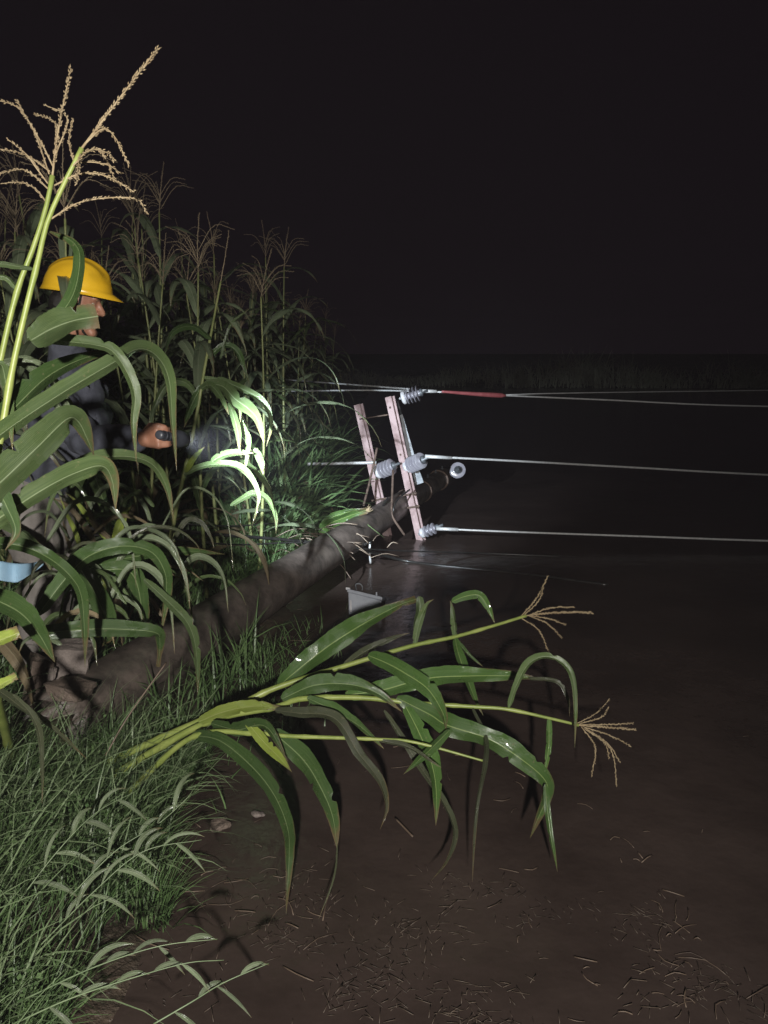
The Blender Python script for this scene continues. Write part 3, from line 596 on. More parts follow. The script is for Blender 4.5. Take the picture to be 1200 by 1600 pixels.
# helmet: shell with crown ridges, a rim and a peak
hc = H(-0.004, 0, 0.052); U_, V_ = 64, 20; mb = MB()
def hshell(off):
    vv = []
    for j in range(V_ + 1):
        th = math.pi / 2 * j / V_
        for i in range(U_):
            ph = 2 * math.pi * i / U_; cf, cs = math.cos(ph), math.sin(ph); sr = math.sin(th)
            f = sr * cf * 0.142; s_ = sr * cs * 0.118; u = math.cos(th) ** 0.86 * 0.142
            ridge = max(0, 1 - abs(s_) / 0.020) * 0.010 + max(0, 1 - abs(abs(s_) - 0.055) / 0.013) * 0.005
            ridge *= min(1, max(0, (1.25 - th) / 0.3)); k = 1 + (ridge + off) / 0.14
            if j == V_ - 1: k *= 1.012
            if j == V_:
                k *= 1.075; u = -0.004
                if cf > 0.15: q_ = ((cf - 0.15) / 0.85); f += 0.036 * q_ ** 0.8 * k; u -= 0.008 * q_
            vv.append(hc + HF * f * k + HS * s_ * k + HU * u * (k if j < V_ else 1))
    return vv
mb.v = hshell(0) + hshell(-0.006); N1 = (V_ + 1) * U_
for j in range(V_):
    for i in range(U_):
        a = j * U_ + i; b_ = j * U_ + (i + 1) % U_; mb.quad((a, b_, b_ + U_, a + U_)); mb.quad((N1 + a, N1 + a + U_, N1 + b_ + U_, N1 + b_))
for i in range(U_): a = V_ * U_ + i; b_ = V_ * U_ + (i + 1) % U_; mb.quad((a, b_, N1 + b_, N1 + a))
hel = mb.build('helmet', M['helmet'], wk)
mb = MB(); mb.tube([H(0.03, 0.075, 0.045), H(0.02, 0.073, -0.03), H(0.04, 0.045, -0.105), H(0.05, 0, -0.125)], 0.005, 6); mb.build('chin_strap', M['black'], hel)

# torch in the hand
aim = P(590, 752, 7.2)
tq0 = wr_r + fw * 0.112 - ho * 0.030                               # centre of the grip
tdir = (aim - tq0).normalized()
tr_ = thing('torch', 'dark handheld torch with lit lens gripped in the worker\'s hand', 'torch', tq0)
mb = MB(); mb.lathe(tq0 - tdir * 0.085, tdir, [(0, 0.012), (0.004, 0.017), (0.012, 0.018), (0.12, 0.018), (0.135, 0.022), (0.16, 0.034), (0.20, 0.036), (0.202, 0.033), (0.196, 0.031)], 24); mb.build('torch_body', M['torch'], tr_)
mb = MB(); mb.lathe(tq0 + tdir * 0.108, tdir, [(0, 0.029), (0.002, 0.029)], 24); mb.build('torch_lens', M['lens'], tr_)
for k in range(3): mb = MB(); mb.lathe(tq0 - tdir * (0.05 - 0.03 * k), tdir, [(0, 0.0182), (0.002, 0.0198), (0.012, 0.0198), (0.014, 0.0182)], 20); mb.build('grip_ring', M['torch'], tr_)
tl = bpy.data.lights.new('torch_light', 'SPOT'); tl.energy = TORCH_W; tl.spot_size = rad(44); tl.spot_blend = 0.85; tl.shadow_soft_size = 0.022; tl.color = (0.78, 0.90, 1.0)
tlo = bpy.data.objects.new('torch_light', tl); C.objects.link(tlo); tlo.location = tq0 + tdir * 0.13; tlo.rotation_euler = tdir.to_track_quat('-Z', 'Y').to_euler()
TL = tlo.location.copy()

# light blue cloth hanging at the worker's knee
mb = MB(); nu, nv = 14, 10
for j in range(nv + 1):
    for i in range(nu + 1):
        u, v = i / nu, j / nv; base = P(-22 + 90 * u, 872 + 9 * math.sin(u * 2.5) + (30 - 24 * max(0, u - 0.55) / 0.45) * v, 3.02 - 0.03 * math.sin(u * 9) - 0.02 * v)
        mb.v.append(base)
for j in range(nv):
    for i in range(nu): a = j * (nu + 1) + i; mb.quad((a, a + 1, a + nu + 2, a + nu + 1))
cl = tag(mb.build('cloth', M['blue']), 'light blue cloth hanging in front of the worker\'s grey trousers', 'cloth'); sol = cl.modifiers.new('thick', 'SOLIDIFY'); sol.thickness = 0.006

# ------------------------------------------------------------------ broken chunks at the foot of the pole
def chunk(c, sx, sy, sz, rz, seed, m, label):
    bm = bmesh.new(); bmesh.ops.create_cube(bm, size=2); bmesh.ops.subdivide_edges(bm, edges=bm.edges, cuts=5, use_grid_fill=True)
    for v in bm.verts:
        q = v.co.copy(); q.x *= sx * (1 + 0.18 * q.z); q.y *= sy; q.z *= sz
        rr = noise.noise(v.co * 1.1 + Vector((seed, 0, 0))) * 0.22 + noise.noise(v.co * 3.3 + Vector((0, seed, 0))) * 0.09
        v.co = q * (1 + rr) * (1 - 0.10 * (v.co.length - 1))
    bmesh.ops.rotate(bm, verts=bm.verts, cent=(0, 0, 0), matrix=Matrix.Rotation(rz, 3, 'Z') @ Matrix.Rotation(0.15 * seed % 0.5, 3, 'Y'))
    me = bpy.data.meshes.new('concrete_chunk'); bm.to_mesh(me); bm.free(); me.materials.append(m)
    o = link('concrete_chunk', me); o.location = c; return tag(o, label, 'concrete chunk')
chunk(P(108, 1030, 3.32), 0.085, 0.07, 0.07, 0.3, 1.0, M['stone'], 'blocky pale concrete chunk resting behind the broken pole end')
chunk(P(58, 1062, 3.20), 0.042, 0.05, 0.10, 0.5, 2.3, M['mudstone'], 'upright brown concrete splinter beside the blocky pale chunk')
chunk(P(112, 1078, 3.08), 0.075, 0.05, 0.03, -0.3, 3.7, M['mudstone'], 'flat muddy concrete flake on top of the broken pole end')
chunk(P(78, 1052, 3.18), 0.016, 0.02, 0.026, 0.9, 5.1, M['stone'], 'little pale concrete crumb wedged between the larger chunks')

# ------------------------------------------------------------------ foreground corn on the near bank (two stalks beside the worker)
def hero_tassel(parent, spike, branches, d, m='tassel', r_=0.0018, spl=0.0072, djit=0.12, step=0.0032):
    ts = branch_mb([P(x, y, d) for x, y in spike], r_ * 1.35, spl * 1.15, step * 0.55).build('tassel', M[m], parent)
    for br in branches:
        e = R.uniform(-djit, djit); n_ = len(br)
        branch_mb([P(x, y, d + e * i / (n_ - 1)) for i, (x, y) in enumerate(br)], r_, spl, step).build('tassel_branch', M[m], ts)
    return ts
gA = G(-80, 1230, 0.3)
pa = thing('corn_plant', 'front corn plant whose upright tassel spike stands over the helmet', 'corn plant', gA)
da = 1.55
stalk_mb([gA, P(-55, 900, 1.65), P(-25, 700, da), P(5, 545, da), P(28, 452, da), P(52, 388, da), P(72, 325, da), P(82, 275, da)], 0.013, 0.0045, 9, 70).build('stalk', M['stalk'], pa)
hero_tassel(pa, [(82, 275), (92, 200), (111, 107)], [[(75, 287), (55, 260), (40, 240), (10, 216)], [(75, 295), (50, 272), (30, 265), (-5, 273)], [(74, 318), (55, 295), (30, 285), (-5, 288)],
    [(77, 272), (55, 210), (25, 155)], [(78, 268), (40, 242), (-5, 232)], [(84, 262), (60, 215), (30, 170), (-5, 156)], [(90, 215), (84, 190), (55, 178)], [(88, 240), (105, 185), (68, 163)]], da)
hero_leaf(pa, [(27, 452), (5, 432), (-40, 440), (-90, 480)], da, 1.5, 14, 35, 'leaf_pale')
hero_leaf(pa, [(52, 420), (25, 416), (-10, 414), (-70, 440)], da, 1.5, 11, 20, 'leaf_pale')
hero_leaf(pa, [(-12, 600), (2, 570), (12, 620), (20, 705)], da, 1.45, 20, 10, 'leaf_pale')
gB = G(-60, 1250, 0.3)
pb = thing('corn_plant', 'front corn plant with slanting tassel and broad leaves across the worker', 'corn plant', gB)
db = 1.46
stalk_mb([gB, P(-45, 900, 1.55), P(-18, 770, db), P(0, 690, db), P(20, 575, db), P(44, 470, db), P(58, 415, db), P(74, 348, db), P(100, 288, db), P(128, 232, db)], 0.014, 0.004, 9, 70).build('stalk', M['stalk'], pb)
hero_tassel(pb, [(128, 232), (190, 150), (247, 75)], [[(75, 345), (130, 315), (210, 310), (230, 335)], [(85, 290), (125, 272), (165, 275), (210, 300)], [(90, 300), (120, 257), (165, 257), (190, 272)],
    [(122, 245), (155, 235), (180, 280)], [(130, 228), (160, 202), (180, 215), (202, 260)], [(126, 240), (122, 262), (120, 288)], [(116, 255), (108, 220), (115, 185)], [(112, 262), (140, 235), (170, 240), (178, 252)]], db)
hero_leaf(pb, [(42, 527), (70, 530), (110, 534), (150, 539), (176, 549), (198, 580), (211, 618), (208, 663), (213, 722)], db, 1.55, 27, 38, 'leaf_pale', 60, base=0.8, wave=0.08)
hero_leaf(pb, [(60, 516), (92, 492), (112, 465), (122, 432), (124, 396), (112, 377), (88, 366), (70, 359)], db, 1.62, 25, 12, 'leaf', 51, base=0.7, wave=0.06)
hero_leaf(pb, [(48, 532), (80, 514), (115, 501), (153, 494)], 1.36, 1.44, 58, 6, 'leaf_pale', 27, blunt=0.8, base=0.5)
hero_leaf(pb, [(-40, 700), (20, 640), (75, 588), (130, 560), (182, 548)], 1.42, 1.7, 44, 15, 'leaf', 45, base=0.7)
hero_leaf(pb, [(-60, 725), (20, 665), (100, 612), (181, 564), (217, 545), (245, 556), (264, 592), (270, 663), (276, 735)], 1.4, 1.9, 34, 30, 'leaf_pale', 66, base=0.8, wave=0.08)
hero_leaf(pb, [(-40, 790), (10, 745), (60, 697), (104, 655), (122, 658), (136, 684), (147, 712)], 1.35, 1.55, 62, 10, 'leaf_pale', 51, base=0.8, wave=0.12)
hero_leaf(pb, [(-60, 850), (10, 802), (70, 763), (120, 738), (160, 728), (176, 752), (181, 800)], 1.4, 1.65, 46, 18, 'leaf_pale', 54, base=0.8)
hero_leaf(pb, [(-10, 690), (-14, 740), (10, 790), (25, 830), (8, 860)], 1.4, 1.38, 30, 10, 'leaf', 33)
hero_leaf(pb, [(10, 800), (95, 745), (161, 715), (227, 719), (258, 755), (272, 820)], 1.6, 2.0, 26, 25, 'leaf_pale', 51)
pc = thing('corn_plant', 'low leafy corn plant arching in front of the broken pole end', 'corn plant', G(20, 1190, 0.18))
stalk_mb([G(20, 1190, 0.18), P(-12, 1060, 2.1), P(-35, 960, 2.0), P(-60, 860, 1.9), P(-70, 760, 1.85)], 0.016, 0.010, 6, 40).build('stalk', M['stalk'], pc)
hero_leaf(pc, [(-60, 860), (0, 850), (40, 855), (80, 874), (112, 902), (127, 930), (132, 980), (133, 1042)], 1.9, 2.1, 28, 25, 'leaf', 60, wave=0.06)
hero_leaf(pc, [(60, 960), (104, 902), (140, 868), (192, 853), (236, 862), (257, 892), (260, 925), (252, 992)], 2.2, 2.5, 34, 20, 'leaf', 57, base=0.6)
hero_leaf(pc, [(70, 925), (140, 888), (220, 868), (300, 862), (352, 866)], 2.4, 3.0, 26, 15, 'leaf', 45)
hero_leaf(pc, [(60, 990), (136, 983), (190, 983), (242, 988), (250, 1003), (247, 1042)], 2.25, 2.5, 34, 8, 'leaf', 45, blunt=0.25, base=0.7, wave=0.05)
hero_leaf(pc, [(225, 905), (268, 945), (296, 978), (307, 1020), (309, 1085)], 2.4, 2.55, 20, 20, 'leaf_pale', 45, wave=0.05)
hero_leaf(pc, [(-40, 925), (0, 940), (35, 960), (62, 992), (86, 1035)], 1.8, 2.0, 46, 15, 'leaf', 39)
hero_leaf(pc, [(-40, 1060), (0, 1080), (40, 1110), (85, 1140), (136, 1186)], 1.9, 2.3, 16, 30, 'leaf_dull', 39)
hero_leaf(pc, [(20, 1085), (50, 1118), (64, 1160), (66, 1255)], 2.0, 2.1, 12, 25, 'leaf_dull', 39)
hero_leaf(pc, [(-30, 1005), (0, 1000), (30, 988)], 1.7, 1.75, 32, 10, 'leaf_yellow', 21, blunt=0.8, base=0.9)
hero_leaf(pc, [(-30, 1080), (0, 1070), (26, 1056)], 1.7, 1.75, 22, 10, 'leaf_yellow', 21, blunt=0.7, base=0.9)
hero_leaf(pc, [(120, 880), (150, 930), (170, 985), (160, 1010)], 2.3, 2.5, 40, 10, 'leaf', 39)
hero_leaf(pc, [(150, 890), (205, 895), (222, 950), (228, 985)], 2.5, 2.7, 36, 10, 'leaf', 39)

pd_ = thing('corn_plant', 'withering yellow corn stump with hanging leaves in front of the worker', 'corn plant', G(150, 1010, 0.2))
stalk_mb([G(150, 1010, 0.2), P(165, 900, 3.0), P(180, 845, 2.95), P(195, 795, 2.9)], 0.016, 0.012, 4, 40).build('stalk', M['stalk'], pd_)
hero_leaf(pd_, [(178, 850), (188, 820), (198, 800), (206, 790)], 2.9, 2.85, 17, 8, 'leaf_yellow')
for pix, wp, mm in (([(165, 842), (140, 810), (118, 782), (100, 768)], 10, 'leaf_yellow'), ([(150, 850), (128, 815), (106, 790), (82, 778)], 13, 'leaf_dry'), ([(128, 866), (118, 830), (104, 800), (92, 772)], 9, 'leaf_yellow'),
    ([(172, 842), (150, 820), (140, 800), (132, 780)], 12, 'leaf_dry'), ([(112, 862), (104, 835), (98, 812)], 8, 'leaf_dry'), ([(160, 900), (190, 880), (240, 886), (285, 905)], 9, 'leaf_dry'), ([(200, 890), (250, 884), (290, 890), (318, 908)], 7, 'leaf_dry')):
    hero_leaf(pd_, pix, 2.9, 2.8, wp, 12, mm)
tg = random.Random(77)
for par, x0, x1, y0, y1, d0_, d1_, cnt in ((pb, 30, 130, 640, 780, 1.65, 2.1, 12), (pc, 20, 210, 830, 1010, 2.3, 2.8, 17), (pd_, 90, 280, 720, 980, 2.75, 3.1, 26)):
    for _ in range(cnt):
        x = tg.uniform(x0, x1); y = tg.uniform(y0, y1); sg = 1 if tg.random() < 0.62 else -1; L = tg.uniform(70, 170) * 1.9 / d0_; h = tg.uniform(0.25, 0.75) * L; d = tg.uniform(d0_, d1_)
        if min(x, x + sg * L * 1.05) < 345 and max(x, x + sg * L * 1.05) > 185 and y - h * 0.9 < 742: continue    # keeps the hand and torch clear
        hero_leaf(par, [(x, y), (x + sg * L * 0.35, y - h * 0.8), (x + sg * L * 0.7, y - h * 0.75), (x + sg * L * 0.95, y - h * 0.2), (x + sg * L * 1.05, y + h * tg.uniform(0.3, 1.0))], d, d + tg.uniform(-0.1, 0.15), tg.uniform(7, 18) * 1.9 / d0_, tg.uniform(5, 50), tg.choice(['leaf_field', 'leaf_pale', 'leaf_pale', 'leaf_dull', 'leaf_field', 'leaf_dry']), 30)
# the toppled corn over the water
root = G(165, 1192, 0.14)
pf = thing('corn_plant', 'upper of the toppled corn plants, its tassel out over the brown water', 'corn plant', root)
dr = depth(root)
stalk_mb([root, P(300, 1132, 2.95), P(380, 1098, 2.95), P(435, 1073, 2.98), P(540, 1040, 3.05), P(644, 1009, 3.12), P(710, 995, 3.16), P(770, 978, 3.2), P(822, 962, 3.24)], 0.0155, 0.006, 8, 70).build('stalk', M['stalk'], pf)
hero_tassel(pf, [(822, 962), (870, 957), (926, 957)], [[(812, 965), (838, 935), (856, 900)], [(824, 962), (860, 950), (897, 948)], [(826, 962), (855, 966), (884, 976)], [(826, 962), (856, 975), (878, 997)], [(815, 966), (842, 985), (857, 1019)], [(818, 962), (842, 938), (850, 912)]], 3.24, r_=0.0022, spl=0.009)
hero_leaf(pf, [(435, 1073), (455, 1055), (512, 1010), (572, 972), (622, 946), (650, 936)], 2.98, 3.2, 44, 12, 'leaf_bright', 48, blunt=0.3, base=0.35)
hero_leaf(pf, [(655, 932), (656, 950), (650, 980), (647, 1006)], 3.14, 3.12, 20, 18, 'leaf_pale', 30)
hero_leaf(pf, [(537, 1040), (572, 1017), (611, 998), (640, 989)], 3.05, 3.15, 15, 25, 'leaf_dull', 33)
hero_leaf(pf, [(648, 1006), (655, 973), (667, 945), (678, 936)], 3.12, 3.1, 15, 20, 'leaf_pale', 30)
hero_leaf(pf, [(711, 994), (710, 975), (706, 948), (703, 938)], 3.16, 3.15, 13, 25, 'leaf_pale', 27)
hero_leaf(pf, [(706, 940), (726, 932), (748, 930), (762, 948), (773, 974)], 3.16, 3.1, 18, 5, 'leaf_bright', 33)
hero_leaf(pf, [(711, 996), (716, 1020), (727, 1052), (740, 1086), (755, 1118)], 3.16, 2.95, 19, 15, 'leaf_bright', 39)
hero_leaf(pf, [(712, 998), (730, 1020), (755, 1042)], 3.16, 3.1, 8, 20, 'leaf', 24)
pg = thing('corn_plant', 'middle toppled corn plant with long leaves dangling into the water', 'corn plant', root + Vector((0.05, -0.05, -0.02)))
stalk_mb([root + Vector((0.05, -0.05, -0.02)), P(320, 1130, 2.85), P(430, 1105, 2.80), P(470, 1092, 2.78), P(561, 1090, 2.75), P(644, 1098, 2.73), P(737, 1104, 2.72), P(792, 1108, 2.71), P(858, 1122, 2.7), P(904, 1133, 2.7)], 0.015, 0.0048, 8, 70).build('stalk', M['stalk'], pg)
hero_tassel(pg, [(904, 1133), (945, 1136), (993, 1140)], [[(900, 1131), (930, 1115), (953, 1092)], [(905, 1132), (950, 1132), (990, 1130)], [(910, 1135), (955, 1150), (986, 1166)], [(914, 1137), (950, 1162), (969, 1192)], [(918, 1140), (955, 1172), (964, 1228)], [(908, 1135), (930, 1168), (924, 1214)], [(905, 1131), (940, 1120), (950, 1105)], [(912, 1138), (944, 1160), (952, 1185)]], 2.7, r_=0.0018, spl=0.0072)
hero_leaf(pg, [(310, 1128), (350, 1112), (400, 1103), (443, 1108)], 2.83, 2.75, 28, 8, 'leaf_yellow', 33, blunt=0.35, base=0.5, label='broad yellow-green sheath')
hero_leaf(pg, [(440, 1092), (490, 1071), (545, 1069), (590, 1083), (628, 1112)], 2.78, 2.7, 34, 20, 'leaf', 45)
hero_leaf(pg, [(540, 1086), (597, 1078), (666, 1060), (732, 1056), (798, 1056), (850, 1062)], 2.78, 3.0, 38, 12, 'leaf_bright', 51)
hero_leaf(pg, [(575, 1024), (600, 1034), (630, 1050), (668, 1076), (692, 1114), (697, 1140)], 2.85, 2.62, 36, 10, 'leaf_bright', 42)
hero_leaf(pg, [(620, 1090), (671, 1116), (699, 1133), (765, 1155), (820, 1190), (853, 1221), (853, 1248), (838, 1285), (828, 1310)], 2.73, 2.42, 44, 10, 'leaf_bright', 66, base=0.5)
hero_leaf(pg, [(852, 1225), (855, 1262), (861, 1309), (871, 1362)], 2.5, 2.4, 13, 15, 'leaf_bright', 33)
hero_leaf(pg, [(632, 1100), (655, 1145), (675, 1195), (682, 1240), (681, 1290)], 2.73, 2.45, 32, 18, 'leaf_bright', 45)
hero_leaf(pg, [(703, 1140), (666, 1177), (630, 1210)], 2.6, 2.5, 18, 15, 'leaf_bright', 30)
hero_leaf(pg, [(600, 1110), (655, 1195), (690, 1248), (711, 1298), (700, 1342), (674, 1376)], 2.72, 2.3, 15, 25, 'leaf_dull', 54)
hero_leaf(pg, [(795, 1106), (806, 1072), (826, 1037), (855, 1026), (886, 1042), (898, 1080), (898, 1168)], 2.71, 2.6, 15, 28, 'leaf_pale', 54)
hero_leaf(pg, [(858, 1122), (857, 1166), (851, 1212)], 2.7, 2.6, 13, 10, 'leaf_bright', 33)
hero_leaf(pg, [(737, 1104), (757, 1150), (758, 1195), (744, 1265), (738, 1378)], 2.72, 2.3, 10, 25, 'leaf_dull', 51)
hero_leaf(pg, [(826, 1060), (870, 1065), (886, 1090), (890, 1120)], 2.95, 2.9, 9, 25, 'leaf_dull', 33)
ph_ = thing('corn_plant', 'lowest toppled corn plant, its leaf tips touching the brown water', 'corn plant', root + Vector((0.12, -0.14, -0.05)))
stalk_mb([root + Vector((0.12, -0.14, -0.05)), P(300, 1152, 2.72), P(400, 1146, 2.66), P(451, 1150, 2.64), P(589, 1155, 2.6), P(649, 1160, 2.58), P(760, 1190, 2.55)], 0.012, 0.0035, 7, 60).build('stalk', M['stalk'], ph_)
hero_leaf(ph_, [(300, 1148), (345, 1158), (396, 1200), (429, 1243), (449, 1292), (452, 1336), (447, 1428)], 2.72, 2.25, 33, 12, 'leaf', 60, base=0.6, wave=0.1)
hero_leaf(ph_, [(425, 1142), (473, 1186), (501, 1230), (520, 1276), (527, 1328)], 2.66, 2.4, 42, 12, 'leaf', 48)
hero_leaf(ph_, [(527, 1320), (522, 1370), (498, 1436)], 2.4, 2.2, 4, 10, 'leaf_dull', 24)
hero_leaf(ph_, [(385, 1127), (413, 1160), (437, 1184), (456, 1206)], 2.66, 2.5, 22, 8, 'leaf_yellow', 33)
hero_leaf(ph_, [(430, 1110), (465, 1114), (523, 1122), (561, 1177), (594, 1221), (604, 1262), (594, 1296)], 2.72, 2.4, 24, 20, 'leaf_dull', 54)
hero_leaf(ph_, [(480, 1090), (523, 1111), (567, 1138), (600, 1170)], 2.74, 2.6, 22, 30, 'leaf', 36, wave=0.35)
hero_leaf(ph_, [(330, 1130), (370, 1140), (415, 1135), (450, 1190)], 2.74, 2.55, 26, 15, 'leaf', 36)
hero_leaf(ph_, [(590, 1156), (640, 1168), (690, 1200)], 2.6, 2.5, 10, 20, 'leaf_dull', 27)

# ------------------------------------------------------------------ corn standing in the torch beam
pt1 = thing('corn_plant', 'corn plant with bleached leaves right in the torch beam', 'corn plant', P(262, 862, 4.4))
stalk_mb([P(262, 862, 4.4), P(277, 787, 4.3), P(297, 700, 4.2), P(310, 633, 4.15), P(320, 575, 4.15), P(332, 510, 4.2), P(345, 440, 4.25)], 0.013, 0.005, 9, 60).build('stalk', M['stalk_dark'], pt1)
D = 4.15
for pix, d0, d1, wp, ro, mm in (
    ([(310, 610), (328, 602), (345, 620), (358, 648)], D, 3.95, 15, 10, 'leaf_pale'), ([(318, 600), (347, 603), (367, 623), (390, 640), (403, 657), (413, 694)], D, 4.0, 26, 6, 'leaf_pale'),
    ([(340, 590), (387, 612), (407, 623), (420, 643), (423, 667), (416, 698)], D, 4.25, 14, 20, 'leaf_pale'), ([(288, 742), (310, 730), (343, 725), (373, 730), (393, 747), (404, 777), (393, 825)], 4.2, 4.0, 15, 25, 'leaf_pale'),
    ([(330, 722), (345, 713), (368, 707), (396, 708)], D, 4.05, 17, 10, 'leaf_pale'), ([(357, 630), (364, 647), (372, 677), (374, 709)], D, 4.0, 14, 4, 'leaf_pale'),
    ([(372, 650), (382, 672), (388, 690), (382, 740)], D, 4.1, 12, 5, 'leaf_pale'), ([(398, 700), (404, 713), (408, 725), (411, 742)], D, 4.1, 14, 5, 'leaf_pale'),
    ([(290, 738), (304, 715), (320, 698)], 4.15, 4.0, 12, 10, 'leaf_yellow'), ([(360, 790), (395, 772), (417, 780), (431, 807), (431, 835)], 4.6, 4.4, 13, 20, 'leaf_pale'),
    ([(312, 625), (290, 598), (262, 600), (240, 640), (232, 690)], D, 4.2, 15, 25, 'leaf_pale'), ([(316, 600), (296, 640), (288, 668)], D, 4.1, 16, 15, 'leaf'),
    ([(325, 560), (350, 540), (372, 552), (390, 600)], D, 4.2, 13, 20, 'leaf'), ([(330, 530), (300, 510), (270, 520), (255, 560)], D, 4.3, 13, 20, 'leaf'),
    ([(345, 560), (360, 510), (390, 482)], 4.15, 4.1, 7, 20, 'leaf_pale'), ([(318, 590), (350, 600), (372, 632), (376, 660)], D, 4.1, 12, 25, 'leaf_pale')):
    hero_leaf(pt1, pix, d0, d1, wp, ro, mm, 26)
branch_mb([P(345, 440, 4.25), P(352, 400, 4.25), P(358, 360, 4.25)], 0.0028, 0.01, 0.006).build('tassel', M['tassel_dark'], pt1)

# ------------------------------------------------------------------ the corn field: one plant of each kind, then copies
def gen_corn(rng, H_=2.2, lean=0.12):
    root_ = bpy.data.objects.new('corn_plant', None); C.objects.link(root_); KIDS[root_] = []
    def kid(o): KIDS[root_].append(o); return o
    la = rng.uniform(0, 6.28); pts = [Vector((math.cos(la) * lean * (t ** 2) , math.sin(la) * lean * t ** 2, H_ * t)) for t in (0, .25, .5, .75, 1)]
    kid(stalk_mb(pts, 0.014, 0.0045, 9, 26, 7).build('stalk', M['stalk_dark'], root_))
    c = spline(pts, 50); az = rng.uniform(0, 6.28); nl = rng.randint(10, 12)
    for i in range(nl):
        f = 0.14 + 0.74 * i / (nl - 1); p = c[int(f * 49)]; a = az + (math.pi if i % 2 else 0) + rng.uniform(-0.5, 0.5)
        L = (0.55 + 0.40 * math.sin(math.pi * min(1, f * 1.05))) * rng.uniform(0.85, 1.15); e0 = rad(rng.uniform(52, 74)); e1 = rad(rng.uniform(-85, -35)) ; n_ = 16
        if f < 0.25: e1 = rad(-85); e0 = rad(35)
        q = p.copy(); cs = [q.copy()]; brk = rng.uniform(0.35, 0.6)
        for k in range(n_ - 1):
            v = k / (n_ - 2); e = e0 + (e1 - e0) * (v ** 1.1 if v < brk else brk ** 1.1 + (v - brk) * 1.3)
            e = max(e, rad(-86)); q = q + Vector((math.cos(a) * math.cos(e), math.sin(a) * math.cos(e), math.sin(e))) * (L / (n_ - 1)); cs.append(q.copy())
        tw = rng.uniform(-0.6, 0.6); sd = [Matrix.Rotation(tw * k / n_, 3, 'Z') @ Vector((-math.sin(a), math.cos(a), 0)) for k in range(n_)]
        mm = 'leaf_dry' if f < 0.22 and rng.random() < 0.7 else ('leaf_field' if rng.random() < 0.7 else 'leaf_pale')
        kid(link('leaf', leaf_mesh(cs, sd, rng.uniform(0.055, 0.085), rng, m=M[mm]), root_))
    top = c[-1]; mb = branch_mb([top, top + Vector((0.02, 0, 0.16)), top + Vector((0.05, 0.01, 0.32))], 0.003, 0.010, 0.006, 14, rng)
    for k in range(rng.randint(7, 10)):
        a = rng.uniform(0, 6.28); z0 = rng.uniform(0, 0.12); L = rng.uniform(0.16, 0.24); p = top + Vector((0.01, 0, z0))
        b2_ = branch_mb([p, p + Vector((math.cos(a) * L * 0.45, math.sin(a) * L * 0.45, L * 0.62)), p + Vector((math.cos(a) * L * 0.95, math.sin(a) * L * 0.95, L * rng.uniform(0.45, 0.85)))], 0.0019, 0.009, 0.009, 9, rng)
        o_ = len(mb.v); mb.v += b2_.v; mb.f += [tuple(i + o_ for i in f) for f in b2_.f]; mb.uv += b2_.uv
    kid(mb.build('tassel', M['tassel_dark'], root_)); return root_
prng = random.Random(21); protos = [gen_corn(prng, prng.uniform(2.0, 2.35), prng.uniform(0.05, 0.2)) for _ in range(7)]
used = set(); rg = random.Random(5); placed = []
beam = (aim - TL).normalized()
def blocked(x, y):
    p = Vector((x, y, 1.2)); v = p - TL; t = v.dot(beam)
    if t > 0 and (Vector((v.x, v.y, 0)) - Vector((beam.x, beam.y, 0)).normalized() * Vector((v.x, v.y, 0)).dot(Vector((beam.x, beam.y, 0)).normalized())).length < (0.80 if t < 1.5 else 0.34 + 0.06 * t): return True
    if (Vector((x, y)) - Vector((-1.5, 3.4))).length < 0.45: return True
    return False
spots = []
y = 3.75
while y < 13.5:
    x = -0.98 - 0.04 * (y - 4) * 0
    while x > -0.62 * y - 0.6:
        xx = x + rg.uniform(-0.16, 0.16); yy = y + rg.uniform(-0.16, 0.16)
        if not blocked(xx, yy) and xx < shore(yy) - 0.12 and not (yy < 4.3 and xx > -1.15): spots.append((xx, yy))
        x -= 0.36 if y < 8 else 0.52
    y += 0.44 if y < 8 else 0.75
spots += [(-1.9, 3.05), (-2.1, 2.6)]
FIELD = 'corn plants of the dark field'
for i, (x, y) in enumerate(spots):
    k = rg.randrange(len(protos)); o = protos[k]
    if k in used: o = copy_tree(o)
    used.add(k); s_ = rg.uniform(0.86, 1.06)
    if y > 8: s_ *= 0.95
    o.location = (x, y, ground_z(x, y) - 0.02); o.rotation_euler = (rg.uniform(-0.06, 0.06), rg.uniform(-0.04, 0.10), rg.uniform(0, 6.28)); o.scale = (s_, s_, s_)
    tag(o, *(('tasselled corn plant in the nearest rows of the dark field behind the worker', 'corn plant', FIELD + ', nearest rows') if y < 5.6 else ('dim corn plant deep in the dark field, behind the nearest rows', 'corn plant', FIELD + ', middle rows') if y < 9 else ('barely visible corn plant at the far dark end of the field', 'corn plant', FIELD + ', far end')))
for k, o in enumerate(protos):
    if k not in used:
        for ch in KIDS[o]: bpy.data.objects.remove(ch)
        bpy.data.objects.remove(o)

